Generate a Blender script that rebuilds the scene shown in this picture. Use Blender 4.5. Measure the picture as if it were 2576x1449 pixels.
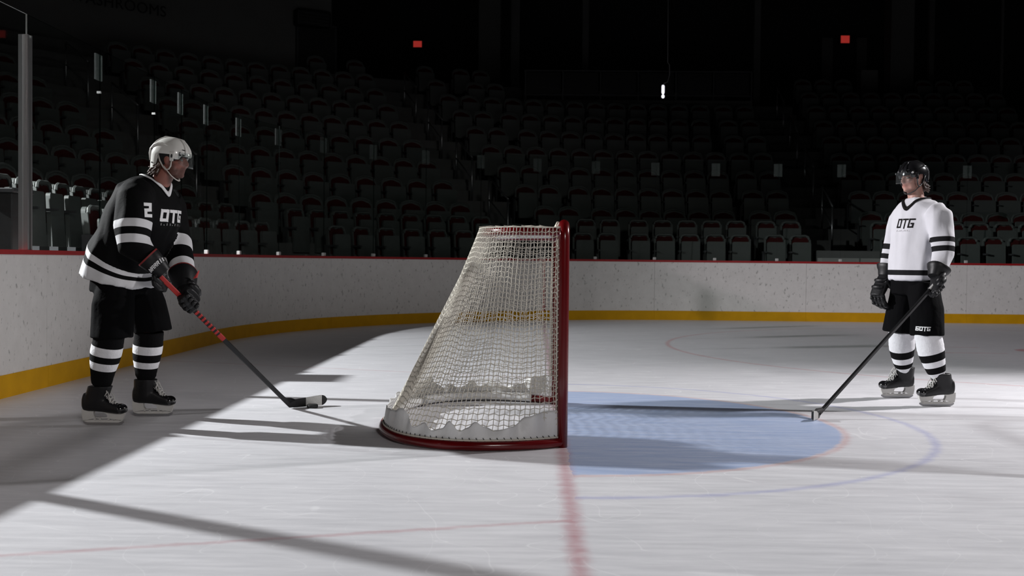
import bpy, bmesh, math, random
from math import sin, cos, pi, sqrt, atan2, radians
from mathutils import Vector as V, Matrix
from mathutils.bvhtree import BVHTree

for o in list(bpy.data.objects):
    bpy.data.objects.remove(o, do_unlink=True)
random.seed(7)
scene = bpy.context.scene
COL = scene.collection

# ------------------------------------------------------------------ camera
# world: origin = centre of the goal line on the ice, +x out of the goal mouth, +y across the rink, z up
FPX, CAM = 2811.6, V((-0.162, -7.208, 1.042))
YAW, PITCH, ROLL = 0.02039, 0.02403, -0.01028
_F = V((-sin(YAW)*cos(PITCH), cos(YAW)*cos(PITCH), -sin(PITCH)))
_R0 = V((cos(YAW), sin(YAW), 0)); _U0 = _R0.cross(_F)
_R = cos(ROLL)*_R0 - sin(ROLL)*_U0; _U = sin(ROLL)*_R0 + cos(ROLL)*_U0
cd = bpy.data.cameras.new('camera'); cam = bpy.data.objects.new('camera', cd); COL.objects.link(cam)
cd.sensor_width = 36; cd.lens = FPX/2576*36; cd.clip_start = .05; cd.clip_end = 200
cam.matrix_world = Matrix(((_R.x, _U.x, -_F.x, CAM.x), (_R.y, _U.y, -_F.y, CAM.y), (_R.z, _U.z, -_F.z, CAM.z), (0, 0, 0, 1)))
cd.dof.use_dof = True; cd.dof.focus_distance = 7.3; cd.dof.aperture_fstop = 4.0
scene.camera = cam

# ------------------------------------------------------------------ world, lamps, exposure
w = bpy.data.worlds.new('dark_hall'); scene.world = w; w.use_nodes = True
w.node_tree.nodes['Background'].inputs[0].default_value = (.8, .9, 1, 1)
w.node_tree.nodes['Background'].inputs[1].default_value = 0.0
def spot(name, loc, target, power, size, radius, color, blend=.6):
    l = bpy.data.lights.new(name, 'SPOT'); l.energy = power; l.spot_size = radians(size); l.spot_blend = blend
    l.shadow_soft_size = radius; l.color = color
    o = bpy.data.objects.new(name, l); COL.objects.link(o); o.location = loc
    o.rotation_euler = (V(target)-V(loc)).to_track_quat('-Z', 'Y').to_euler(); return o
# film lamp up in the stand behind the end boards (out of frame, left) and a second one out of frame, right
spot('stand_lamp', (-10.2, 2.06, 4.9), (1.5, .8, 0.0), 9300, 104, .10, (1, .97, 1.0), .5)
spot('side_lamp', (7.4, 2.6, 4.6), (3.4, -.5, 0.0), 2500, 96, .16, (1, .97, .98), 1.0)
# broad soft film lamp high on the opposite stand, behind the camera
spot('fill_lamp', (5.5, -18.0, 8.5), (-.3, .8, 0.0), 3050, 47, 1.4, (1, .955, .93), 1.0)
scene.view_settings.view_transform = 'Standard'; scene.view_settings.look = 'None'
scene.view_settings.exposure = 0.0; scene.view_settings.gamma = 1.0; scene.view_settings.use_curve_mapping = False

# ------------------------------------------------------------------ helpers
def at(px, py, Y):
    d = _F + _R*((px-1288)/FPX) - _U*((py-724.5)/FPX)
    return CAM + d*((Y-CAM.y)/d.y)
def gnd(px, py, z=0.0):
    d = _F + _R*((px-1288)/FPX) - _U*((py-724.5)/FPX)
    return CAM + d*((z-CAM.z)/d.z)
def proj(P):
    d = V(P)-CAM; z = d.dot(_F)
    return 1288+FPX*d.dot(_R)/z, 724.5-FPX*d.dot(_U)/z, z

class G:
    """collects triangles and quads for one mesh"""
    def __init__(s): s.v = []; s.f = []; s.m = []
    def add(s, vs, fs, m=0):
        b = len(s.v); s.v += [tuple(v) for v in vs]
        s.f += [tuple(i+b for i in f) for f in fs]; s.m += [m]*len(fs); return s
    def join(s, o):
        b = len(s.v); s.v += o.v; s.f += [tuple(i+b for i in f) for f in o.f]; s.m += o.m; return s
    def box(s, a, b, m=0, M=None):
        x0, y0, z0 = a; x1, y1, z1 = b
        vs = [V(q) for q in ((x0,y0,z0),(x1,y0,z0),(x1,y1,z0),(x0,y1,z0),(x0,y0,z1),(x1,y0,z1),(x1,y1,z1),(x0,y1,z1))]
        if M is not None: vs = [M @ q for q in vs]
        return s.add(vs, [(0,3,2,1),(4,5,6,7),(0,1,5,4),(1,2,6,5),(2,3,7,6),(3,0,4,7)], m)
    def loft(s, rings, m=0, closed=True, cap=True, mats=None):
        n = len(rings[0]); vs = [q for r in rings for q in r]; b = len(s.v)
        s.v += [tuple(q) for q in vs]
        for i in range(len(rings)-1):
            for j in range(n if closed else n-1):
                k = (j+1) % n
                s.f.append((b+i*n+j, b+i*n+k, b+(i+1)*n+k, b+(i+1)*n+j)); s.m.append(mats[i] if mats else m)
        if cap and closed:
            s.f.append(tuple(b+j for j in reversed(range(n)))); s.m.append(mats[0] if mats else m)
            s.f.append(tuple(b+(len(rings)-1)*n+j for j in range(n))); s.m.append(mats[-1] if mats else m)
        return s
    def tube(s, pts, r, n=8, m=0, cyc=False, cap=True, flat=1.0, up=None):
        pts = [V(q) for q in pts]; N = len(pts); rr = r if isinstance(r, (list, tuple)) else [r]*N
        rings = []; ref = None
        for i, q in enumerate(pts):
            a = pts[(i-1) % N] if (cyc or i) else q; c = pts[(i+1) % N] if (cyc or i < N-1) else q
            t = (c-a).normalized()
            if ref is None:
                ref = V(up) if up else (V((0,0,1)) if abs(t.z) < .9 else V((1,0,0)))
            u = (ref - t*ref.dot(t)).normalized(); ref = u; w_ = t.cross(u)
            rings.append([q + (u*cos(2*pi*j/n)*flat + w_*sin(2*pi*j/n))*rr[i] for j in range(n)])
        if cyc: rings.append(rings[0]); return s.loft(rings, m, True, False)
        return s.loft(rings, m, True, cap)
    def ell(s, c, ax, m=0, nu=16, nv=10):
        """ellipsoid with three axis vectors"""
        c = V(c); a, b, d = [V(q) for q in ax]; rings = []
        for i in range(1, nv):
            t = pi*i/nv; rings.append([c + d*cos(t) + (a*cos(2*pi*j/nu)+b*sin(2*pi*j/nu))*sin(t) for j in range(nu)])
        return s.loft(rings, m)
    def prism(s, poly, ext, m=0):
        """poly: 3-D outline, extruded by vector ext"""
        n = len(poly); A = [V(q) for q in poly]; B = [q+V(ext) for q in A]; b = len(s.v)
        s.v += [tuple(q) for q in A+B]
        s.f.append(tuple(b+i for i in reversed(range(n)))); s.f.append(tuple(b+n+i for i in range(n))); s.m += [m, m]
        for i in range(n):
            k = (i+1) % n; s.f.append((b+i, b+k, b+n+k, b+n+i)); s.m.append(m)
        return s

ORG = {}
def link(o, parent=None):
    COL.objects.link(o)
    if parent is not None: o.parent = parent
    return o
def mesh_of(g, name, origin=(0,0,0), smooth=False):
    me = bpy.data.meshes.new(name); O = V(origin)
    me.from_pydata([tuple(V(q)-O) for q in g.v], [], g.f)
    me.polygons.foreach_set('material_index', g.m)
    if smooth: me.polygons.foreach_set('use_smooth', [True]*len(me.polygons))
    me.update(); return me
def obj(name, g, mats, parent=None, smooth=False, auto=None, bevel=0, fix=True):
    """one mesh object; vertices are given in world space"""
    org = ORG.get(parent.name, V((0,0,0))) if parent is not None else V((0,0,0))
    me = g if isinstance(g, bpy.types.Mesh) else mesh_of(g, name, org, smooth)
    if isinstance(g, bpy.types.Mesh): me.transform(Matrix.Translation(-org))
    if fix and not isinstance(g, bpy.types.Mesh):
        bm = bmesh.new(); bm.from_mesh(me); bmesh.ops.recalc_face_normals(bm, faces=bm.faces); bm.to_mesh(me); bm.free()
    for m in (mats if isinstance(mats, (list, tuple)) else [mats]): me.materials.append(m)
    o = bpy.data.objects.new(name, me); link(o, parent); ORG[o.name] = org
    if auto is not None:
        me.polygons.foreach_set('use_smooth', [True]*len(me.polygons))
        md = o.modifiers.new('edges', 'EDGE_SPLIT'); md.split_angle = radians(auto)
    if bevel:
        md = o.modifiers.new('bevel', 'BEVEL'); md.width = bevel; md.segments = 2; md.limit_method = 'ANGLE'
    return o
def tag(o, label, cat=None, group=None, kind=None):
    if label: o['label'] = label
    if cat: o['category'] = cat
    if group: o['group'] = group
    if kind: o['kind'] = kind
    return o
def thing(name, loc, label=None, cat=None, group=None, kind=None):
    o = bpy.data.objects.new(name, None); link(o); o.location = loc; o.empty_display_size = .1
    ORG[o.name] = V(loc); return tag(o, label, cat, group, kind)
def fuse(g, voxel, smooth=4, factor=.5):
    """one continuous skin round overlapping closed shapes (voxel remesh + smoothing)"""
    me = mesh_of(g, 'tmp'); bm = bmesh.new(); bm.from_mesh(me); bmesh.ops.recalc_face_normals(bm, faces=bm.faces); bm.to_mesh(me); bm.free()
    o = bpy.data.objects.new('tmp', me); COL.objects.link(o)
    md = o.modifiers.new('r', 'REMESH'); md.mode = 'VOXEL'; md.voxel_size = voxel; md.use_smooth_shade = True
    if smooth: sm = o.modifiers.new('s', 'SMOOTH'); sm.factor = factor; sm.iterations = smooth
    bpy.context.view_layer.update()
    ev = o.evaluated_get(bpy.context.evaluated_depsgraph_get())
    out = bpy.data.meshes.new_from_object(ev); bpy.data.objects.remove(o); bpy.data.meshes.remove(me)
    out.polygons.foreach_set('use_smooth', [True]*len(out.polygons)); return out
def bvh_of(me): return BVHTree.FromPolygons([v.co.copy() for v in me.vertices], [tuple(p.vertices) for p in me.polygons])
def fattr(me, name, fn):
    a = me.attributes.new(name, 'FLOAT', 'POINT'); a.data.foreach_set('value', [fn(v.co) for v in me.vertices])
def ring(c, u, v, a, b, n=28, pw=2.0):
    """super-ellipse ring"""
    c, u, v = V(c), V(u), V(v); out = []
    for i in range(n):
        t = 2*pi*i/n; x, y = cos(t), sin(t)
        x = math.copysign(abs(x)**(2/pw), x); y = math.copysign(abs(y)**(2/pw), y); out.append(c+u*(a*x)+v*(b*y))
    return out
def limb(g, pts, radii, n=14, m=0, up=None): return g.tube(pts, list(radii), n, m, up=up)
def spline(pts, k):
    """Catmull-Rom through pts, k samples per span"""
    P = [V(q) for q in pts]; out = []
    for i in range(len(P)-1):
        a = P[i-1] if i else P[0]*2-P[1]; b, c = P[i], P[i+1]; d = P[i+2] if i+2 < len(P) else P[-1]*2-P[-2]
        for j in range(k):
            t = j/k; out.append(.5*((2*b)+(c-a)*t+(2*a-5*b+4*c-d)*t*t+(3*b-a-3*c+d)*t**3))
    return out+[P[-1]]
def resample(pts, n):
    P = [V(q) for q in pts]; L = [0]
    for a, b in zip(P, P[1:]): L.append(L[-1]+(b-a).length)
    out = []; j = 0
    for i in range(n):
        s = L[-1]*i/(n-1)
        while j < len(P)-2 and L[j+1] < s: j += 1
        out.append(P[j].lerp(P[j+1], (s-L[j])/max(1e-9, L[j+1]-L[j])))
    return out

# ------------------------------------------------------------------ materials
def nodes(name):
    m = bpy.data.materials.new(name); m.use_nodes = True; t = m.node_tree
    return m, t, t.nodes['Principled BSDF']
def N(t, typ, **kw):
    n = t.nodes.new(typ)
    for k, v in kw.items():
        if k.startswith('i'):
            key = k[1:]; n.inputs[int(key) if key.isdigit() else key].default_value = v
        else: setattr(n, k, v)
    return n
def L(t, a, b): t.links.new(a, b)
def MA(t, op, a, b=None, c=None):
    n = t.nodes.new('ShaderNodeMath'); n.operation = op
    for i, q in enumerate((a, b, c)):
        if q is None: continue
        if isinstance(q, (int, float)): n.inputs[i].default_value = q
        else: t.links.new(q, n.inputs[i])
    return n.outputs[0]
def MIX(t, f, a, b):
    n = t.nodes.new('ShaderNodeMix'); n.data_type = 'RGBA'
    for i, q in ((0, f), (6, a), (7, b)):
        if isinstance(q, tuple): n.inputs[i].default_value = (*q, 1) if len(q) == 3 else q
        elif isinstance(q, (int, float)): n.inputs[i].default_value = q
        else: t.links.new(q, n.inputs[i])
    return n.outputs[2]
def mat(name, col, rough=.6, metal=0.0, var=.12, scale=12.0, bump=0.0, bscale=60.0, spec=.5, coat=0.0):
    m, t, b = nodes(name)
    tc = N(t, 'ShaderNodeTexCoord'); nz = N(t, 'ShaderNodeTexNoise', iScale=scale, iDetail=3.0); L(t, tc.outputs['Object'], nz.inputs['Vector'])
    f = MA(t, 'MULTIPLY_ADD', nz.outputs['Fac'], 2*var, 1-var)
    mx = N(t, 'ShaderNodeVectorMath', operation='SCALE'); mx.inputs[0].default_value = col; L(t, f, mx.inputs['Scale'])
    L(t, mx.outputs[0], b.inputs['Base Color'])
    b.inputs['Roughness'].default_value = rough; b.inputs['Metallic'].default_value = metal
    b.inputs['Specular IOR Level'].default_value = spec; b.inputs['Coat Weight'].default_value = coat
    if bump:
        n2 = N(t, 'ShaderNodeTexNoise', iScale=bscale, iDetail=4.0); L(t, tc.outputs['Object'], n2.inputs['Vector'])
        bp = N(t, 'ShaderNodeBump', iStrength=bump, iDistance=.01); L(t, n2.outputs['Fac'], bp.inputs['Height']); L(t, bp.outputs[0], b.inputs['Normal'])
    return m
def glow(name, col, strength):
    m, t, b = nodes(name); b.inputs['Base Color'].default_value = (*col, 1)
    nz = N(t, 'ShaderNodeTexNoise', iScale=8.0); f = MA(t, 'MULTIPLY_ADD', nz.outputs['Fac'], .3*strength, .85*strength)
    b.inputs['Emission Color'].default_value = (*col, 1); L(t, f, b.inputs['Emission Strength']); return m
def glassmat(name, tint, rough=.02, refl=1.0, haze=0.0):
    m, t, b = nodes(name); t.nodes.remove(b); out = t.nodes['Material Output']
    tr = N(t, 'ShaderNodeBsdfTransparent'); gl = N(t, 'ShaderNodeBsdfGlossy', iRoughness=rough)
    nz = N(t, 'ShaderNodeTexNoise', iScale=3.0); c = MIX(t, nz.outputs['Fac'], tuple(x*.97 for x in tint), tint); L(t, c, tr.inputs[0])
    fr = N(t, 'ShaderNodeFresnel', iIOR=1.45); ge = N(t, 'ShaderNodeNewGeometry'); f = MA(t, 'MULTIPLY', MA(t, 'MULTIPLY', fr.outputs[0], refl), MA(t, 'SUBTRACT', 1.0, ge.outputs['Backfacing']))
    mx = N(t, 'ShaderNodeMixShader'); L(t, f, mx.inputs[0]); L(t, tr.outputs[0], mx.inputs[1]); L(t, gl.outputs[0], mx.inputs[2])
    last = mx
    if haze:
        df = N(t, 'ShaderNodeBsdfDiffuse'); df.inputs[0].default_value = (.8, .85, .85, 1)
        m2 = N(t, 'ShaderNodeMixShader'); m2.inputs[0].default_value = haze; L(t, mx.outputs[0], m2.inputs[1]); L(t, df.outputs[0], m2.inputs[2]); last = m2
    L(t, last.outputs[0], out.inputs[0]); return m
def bands(name, attr, base, cols, edges, rough=.75, bump=.25, bscale=90):
    """cloth whose colour is set by bands of a stored length coordinate"""
    m, t, b = nodes(name); cur = base
    for a_, lo, hi, c in edges:
        at_ = N(t, 'ShaderNodeAttribute', attribute_name=a_)
        f = MA(t, 'MULTIPLY', MA(t, 'GREATER_THAN', at_.outputs['Fac'], lo), MA(t, 'LESS_THAN', at_.outputs['Fac'], hi)); cur = MIX(t, f, cur, cols[c])
    tc = N(t, 'ShaderNodeTexCoord'); nz = N(t, 'ShaderNodeTexNoise', iScale=9.0, iDetail=3.0); L(t, tc.outputs['Object'], nz.inputs['Vector'])
    f = MA(t, 'MULTIPLY_ADD', nz.outputs['Fac'], .16, .92); s = N(t, 'ShaderNodeVectorMath', operation='SCALE')
    L(t, cur, s.inputs[0]); L(t, f, s.inputs['Scale']); L(t, s.outputs[0], b.inputs['Base Color'])
    n2 = N(t, 'ShaderNodeTexNoise', iScale=bscale, iDetail=3.0); L(t, tc.outputs['Object'], n2.inputs['Vector'])
    bp = N(t, 'ShaderNodeBump', iStrength=bump, iDistance=.01); L(t, n2.outputs['Fac'], bp.inputs['Height']); L(t, bp.outputs[0], b.inputs['Normal'])
    b.inputs['Roughness'].default_value = rough; b.inputs['Specular IOR Level'].default_value = .08; return m

M = {}
M['red_paint'] = mat('red_paint', (.11, .002, .0035), .25, coat=.2, spec=.35)
M['cap_red'] = mat('cap_red', (.33, .012, .015), .4)
M['cord'] = mat('cord', (.60, .565, .49), .8, var=.15, scale=40)
M['canvas'] = mat('canvas', (.66, .66, .66), .45, var=.1, scale=7, bump=.3, bscale=25)
M['yellow'] = mat('yellow', (.60, .31, .004), .55, spec=.2, var=.18, scale=5)
M['alu'] = mat('alu', (.5, .5, .5), .38, .9, var=.05)
M['clip'] = mat('clip', (.45, .46, .45), .5)
M['edge'] = glassmat('edge', (.34, .42, .40), .2, .6)
M['tape'] = glassmat('clear_bracket', (.75, .78, .76), .35, .3, .055)
M['glass'] = glassmat('glass', (.93, .955, .945))
M['seat_grey'] = mat('seat_grey', (.078, .087, .083), .5, var=.12, scale=6)
M['seat_red'] = mat('seat_red', (.045, .004, .004), .8, var=.2, scale=9, spec=.2)
M['steel'] = mat('steel', (.35, .35, .36), .35, .9, var=.08)
M['dark_metal'] = mat('dark_metal', (.05, .052, .055), .5, .3)
M['concrete'] = mat('concrete', (.10, .10, .098), .85, var=.15, scale=4, bump=.2, bscale=30)
M['concrete_pale'] = mat('concrete_pale', (.26, .26, .25), .85, var=.12, scale=4)
M['wall_grey'] = mat('wall_grey', (.12, .12, .115), .85, var=.1, scale=2)
M['wall_dark'] = mat('wall_dark', (.022, .024, .024), .9, var=.15, scale=2)
M['black'] = mat('black', (.006, .006, .0065), .6, var=.2, scale=20)
M['black_gloss'] = mat('black_gloss', (.008, .008, .009), .16, coat=.7, spec=.6, var=.1)
M['glove_black'] = mat('glove_black', (.005, .005, .006), .48, var=.25, scale=40, bump=.08, bscale=70, spec=.3)
M['glove_red'] = mat('glove_red', (.20, .012, .012), .6, var=.2, scale=30)
M['shell'] = mat('shell', (.0035, .0035, .004), .85, spec=.04, var=.2, scale=10, bump=.25, bscale=35)
M['helmet_white'] = mat('helmet_white', (.62, .61, .58), .28, coat=.4, var=.05)
M['pad'] = mat('pad', (.015, .015, .015), .8)
M['strap_white'] = mat('strap_white', (.5, .47, .43), .6)
M['visor'] = glassmat('visor', (.86, .88, .88), .03, 1.3, .012)
M['print_white'] = mat('print_white', (.72, .72, .73), .7, var=.08, scale=60)
M['print_grey'] = mat('print_grey', (.30, .30, .30), .6, var=.08, scale=60)
M['print_black'] = mat('print_black', (.007, .006, .006), .8, spec=.1)
M['sock_black'] = mat('sock_black', (.004, .004, .0045), .9, spec=.1, var=.2, scale=30, bump=.3, bscale=120)
M['sock_white'] = mat('sock_white', (.70, .70, .73), .85, var=.08, scale=30, bump=.35, bscale=60)
M['boot'] = mat('boot', (.008, .008, .009), .42, var=.35, scale=60, bump=.1, bscale=90, spec=.3)
M['lace'] = mat('lace', (.55, .54, .52), .8)
M['holder'] = mat('holder', (.55, .54, .52), .4, var=.1)
M['stick_black'] = mat('stick_black', (.012, .012, .013), .45, spec=.25, var=.15, scale=30)
M['stick_red'] = mat('stick_red', (.36, .022, .02), .5, spec=.3)
M['tape_white'] = mat('tape_white', (.42, .42, .41), .85, var=.15, scale=50, bump=.3, bscale=120)
M['rubber'] = mat('rubber', (.008, .008, .008), .7)
M['eye'] = mat('eye', (.25, .22, .2), .3)
M['iris'] = mat('iris', (.03, .022, .018), .2)

# ================================================================== ICE
XE, YW, RC = 4.05, 13.238, 6.904            # end boards, far side boards, corner radius
XC, YC = -XE+RC, YW-RC
def ice_material():
    m, t, b = nodes('ice'); tc = N(t, 'ShaderNodeTexCoord'); P = tc.outputs['Object']
    # paint under the ice looks soft-edged: wobble the lookup a little
    nz = N(t, 'ShaderNodeTexNoise', iScale=14.0, iDetail=4.0); L(t, P, nz.inputs['Vector'])
    off = N(t, 'ShaderNodeVectorMath', operation='SUBTRACT'); L(t, nz.outputs['Color'], off.inputs[0]); off.inputs[1].default_value = (.5, .5, .5)
    sc = N(t, 'ShaderNodeVectorMath', operation='SCALE', iScale=.05); L(t, off.outputs[0], sc.inputs[0])
    ad = N(t, 'ShaderNodeVectorMath', operation='ADD'); L(t, P, ad.inputs[0]); L(t, sc.outputs[0], ad.inputs[1])
    sp = N(t, 'ShaderNodeSeparateXYZ'); L(t, ad.outputs[0], sp.inputs[0]); x, y = sp.outputs[0], sp.outputs[1]
    def soft(d, half, feather):   # 1 inside |d|<half, feathered
        mr = N(t, 'ShaderNodeMapRange'); mr.interpolation_type = 'SMOOTHSTEP'
        mr.inputs['From Min'].default_value = half+feather; mr.inputs['From Max'].default_value = half-feather
        L(t, MA(t, 'ABSOLUTE', d), mr.inputs['Value']); return mr.outputs[0]
    def rad(cx, cy):
        a = MA(t, 'SUBTRACT', x, cx); c = MA(t, 'SUBTRACT', y, cy)
        return MA(t, 'SQRT', MA(t, 'ADD', MA(t, 'MULTIPLY', a, a), MA(t, 'MULTIPLY', c, c)))
    # scratched, snowy white surface
    mp = N(t, 'ShaderNodeMapping'); mp.inputs['Rotation'].default_value = (0, 0, .22); mp.inputs['Scale'].default_value = (1.1, 8.0, 1); L(t, P, mp.inputs['Vector'])
    s1 = N(t, 'ShaderNodeTexNoise', iScale=2.2, iDetail=7.0, iRoughness=.68); L(t, mp.outputs[0], s1.inputs['Vector'])
    mp2 = N(t, 'ShaderNodeMapping'); mp2.inputs['Rotation'].default_value = (0, 0, -.9); mp2.inputs['Scale'].default_value = (1.0, 16.0, 1); L(t, P, mp2.inputs['Vector'])
    s2 = N(t, 'ShaderNodeTexNoise', iScale=1.7, iDetail=8.0, iRoughness=.72); L(t, mp2.outputs[0], s2.inputs['Vector'])
    g = MA(t, 'ADD', MA(t, 'MULTIPLY', s1.outputs['Fac'], .34), MA(t, 'MULTIPLY', s2.outputs['Fac'], .16))
    s3 = N(t, 'ShaderNodeTexNoise', iScale=.9, iDetail=5.0); L(t, P, s3.inputs['Vector'])
    g = MA(t, 'ADD', g, MA(t, 'MULTIPLY', s3.outputs['Fac'], .10))
    mr = N(t, 'ShaderNodeMapRange'); mr.inputs['From Min'].default_value = .16; mr.inputs['From Max'].default_value = .46
    mr.inputs['To Min'].default_value = 0; mr.inputs['To Max'].default_value = 1; L(t, g, mr.inputs['Value'])
    cur = MIX(t, mr.outputs[0], (.55, .55, .58), (.84, .83, .86))
    # thin white skate cuts: ridges of warped rings
    for k, (rz, sc_) in enumerate(((.5, 1.3), (-.35, .9), (1.2, 1.1))):
        mq = N(t, 'ShaderNodeMapping'); mq.inputs['Rotation'].default_value = (0, 0, rz); mq.inputs['Location'].default_value = (k*3.1, k*1.7, 0); L(t, P, mq.inputs['Vector'])
        vo = N(t, 'ShaderNodeTexNoise', iScale=sc_, iDetail=1.0, iDistortion=.6); L(t, mq.outputs[0], vo.inputs['Vector'])
        r = soft(MA(t, 'SUBTRACT', MA(t, 'FRACT', MA(t, 'MULTIPLY', vo.outputs['Fac'], 5.0)), .5), .004, .004)
        cur = MIX(t, MA(t, 'MULTIPLY', r, .35), cur, (.95, .95, .97))
    right = MA(t, 'GREATER_THAN', x, .03); r0 = rad(0, 0)
    thin = MA(t, 'MULTIPLY_ADD', s1.outputs['Fac'], -.9, 1.15)      # scraped paint
    crease = MA(t, 'MULTIPLY', soft(r0, 1.76, .02), right)
    cur = MIX(t, MA(t, 'MULTIPLY', crease, MA(t, 'MINIMUM', MA(t, 'MULTIPLY_ADD', s1.outputs['Fac'], -.8, 1.18), 1.0)), cur, (.33, .43, .66))
    def paint(f, col, k):
        nonlocal cur
        cur = MIX(t, MA(t, 'MINIMUM', MA(t, 'MULTIPLY', MA(t, 'MULTIPLY', f, k), thin), 1.0), cur, col)
    paint(MA(t, 'MULTIPLY', soft(MA(t, 'SUBTRACT', r0, 1.785), .022, .025), right), (.58, .30, .30), .6)
    paint(MA(t, 'MULTIPLY', soft(MA(t, 'SUBTRACT', r0, 2.285), .024, .028), right), (.33, .35, .62), .65)
    paint(soft(x, .032, .034), (.46, .20, .23), .85)                                              # goal line
    left = MA(t, 'LESS_THAN', x, 0.0)
    for sgn in (-1, 1):                                                                       # lines slanting back to the end boards
        d = MA(t, 'SUBTRACT', MA(t, 'MULTIPLY', y, sgn), MA(t, 'MULTIPLY_ADD', x, -.33, 2.72))
        paint(MA(t, 'MULTIPLY', soft(d, .018, .022), left), (.50, .24, .26), .6)
    paint(soft(MA(t, 'SUBTRACT', rad(6.10, 6.71), 4.572), .025, .025), (.58, .22, .23), .65)        # face-off circle and spot
    paint(soft(rad(6.10, 6.71), .30, .02), (.55, .10, .12), .8)
    for yy in (6.71-.45, 6.71+.45):
        paint(MA(t, 'MULTIPLY', soft(MA(t, 'SUBTRACT', y, yy), .025, .02), soft(MA(t, 'SUBTRACT', MA(t, 'ABSOLUTE', MA(t, 'SUBTRACT', x, 6.10)), 1.2), .6, .02)), (.5, .12, .14), .7)
    L(t, cur, b.inputs['Base Color'])
    rr = MA(t, 'MULTIPLY_ADD', s1.outputs['Fac'], .25, .28); L(t, rr, b.inputs['Roughness']); b.inputs['Specular IOR Level'].default_value = .45
    n4 = N(t, 'ShaderNodeTexNoise', iScale=220.0, iDetail=2.0); L(t, P, n4.inputs['Vector'])
    bh = MA(t, 'ADD', MA(t, 'MULTIPLY', g, 2.5), MA(t, 'MULTIPLY', n4.outputs['Fac'], .35))
    bp = N(t, 'ShaderNodeBump', iStrength=.12, iDistance=.02); L(t, bh, bp.inputs['Height']); L(t, bp.outputs[0], b.inputs['Normal'])
    return m
g = G(); g.box((-XE-.02, -16, -.12), (30, YW+.02, 0))
tag(obj('floor', g, ice_material()), 'white rink ice with blue crease and red lines', kind='structure')

# ================================================================== BOARDS
def bpath(s):
    """point and inward normal on the boards at length s (s = 0 where the boards meet y = 0)"""
    if s < YC: return V((-XE, s, 0)), V((1, 0, 0))
    s2 = s-YC
    if s2 < RC*pi/2:
        a = pi-s2/RC; return V((XC+RC*cos(a), YC+RC*sin(a), 0)), V((-cos(a), -sin(a), 0))
    return V((XC+s2-RC*pi/2, YW, 0)), V((0, -1, 0))
def strip(s0, s1, o0, o1, z0, z1, step=.22):
    """bar that follows the boards; o = offset into the rink"""
    n = max(2, int((s1-s0)/step)+1); rings = []
    for i in range(n):
        p, q = bpath(s0+(s1-s0)*i/(n-1)); A = p+q*o0; B = p+q*o1
        rings.append([V((A.x, A.y, z0)), V((B.x, B.y, z0)), V((B.x, B.y, z1)), V((A.x, A.y, z1))])
    return G().loft(rings)
def board_material():
    m, t, b = nodes('board_plastic'); tc = N(t, 'ShaderNodeTexCoord'); P = tc.outputs['Object']
    mp = N(t, 'ShaderNodeMapping'); mp.inputs['Scale'].default_value = (1, 1, .55); L(t, P, mp.inputs['Vector'])
    n1 = N(t, 'ShaderNodeTexNoise', iScale=26.0, iDetail=2.5, iRoughness=.6); L(t, mp.outputs[0], n1.inputs['Vector'])
    r = N(t, 'ShaderNodeMapRange'); r.inputs['From Min'].default_value = .615; r.inputs['From Max'].default_value = .70; L(t, n1.outputs['Fac'], r.inputs['Value'])
    n2 = N(t, 'ShaderNodeTexNoise', iScale=6.0, iDetail=6.0, iRoughness=.7); L(t, P, n2.inputs['Vector'])
    base = MIX(t, n2.outputs['Fac'], (.60, .58, .565), (.80, .785, .77))
    cur = MIX(t, MA(t, 'MULTIPLY', r.outputs[0], .62), base, (.20, .20, .185)); L(t, cur, b.inputs['Base Color'])
    b.inputs['Roughness'].default_value = .5; b.inputs['Specular IOR Level'].default_value = .3; return m
HB, HK = 1.055, .168
boards = thing('wall_boards', (-XE, 0, 0), 'white puck-marked rink boards with yellow kick plate and red cap', kind='structure')
bm_ = board_material(); seams = [-5.8, -2.1, 1.62, 4.3, 7.0, 9.72, 13.0, 16.34, 19.1, 22.0, 24.8, 28.0]
for a, c in zip(seams, seams[1:]):
    obj('panel', strip(a+.002, c-.002, -.05, 0, HK, HB), bm_, boards)
    obj('kick_plate', strip(a+.001, c-.001, -.05, .012, 0, HK), M['yellow'], boards)
    obj('cap_rail', strip(a, c, -.09, .012, HB, HB+.035), M['cap_red'], boards)
sg = YC+RC*(pi-math.acos((0-XC)/RC)); obj('goal_line_stripe', strip(sg-.028, sg+.028, -.01, .002, HK, HB-.002), M['cap_red'], boards)

# ================================================================== GLASS
ZG0, ZG1 = HB+.035, 2.90
glass = thing('wall_glass', (-XE, 0, ZG0), 'clear protective glass panes standing on the rink boards', kind='structure')
gs = [-5.75, -4.2, -2.8, -1.4, -.1, 1.35, 2.8, 4.24, 5.12, 6.08, 7.29, 8.45, 9.59, 10.73, 11.86, 12.99, 14.11, 15.23, 16.34, 17.44, 18.57, 19.72, 20.85, 21.99, 23.1, 24.2]
for a, c in zip(gs, gs[1:]):
    n = 2 if c < YC else 7; g = G(); rings = []
    for i in range(n):
        p, q = bpath(a+.005+(c-a-.01)*i/(n-1)); A = p-q*.045; B = p-q*.033
        rings.append([V((A.x, A.y, ZG0)), V((B.x, B.y, ZG0)), V((B.x, B.y, ZG1)), V((A.x, A.y, ZG1))])
    g.loft(rings, 0)
    for k in range(len(g.f)):      # top edge and the two end edges are frosted; paler on the left panes
        f = g.f[k]; z = sum(g.v[i][2] for i in f)/len(f)
        if z > ZG1-.001 or k >= len(g.f)-2: g.m[k] = 1
    obj('pane', g, [M['glass'], M['clip'] if c < 1.4 else M['edge']], glass)  # left panes: bright lit edge line put into the edge colour
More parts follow.
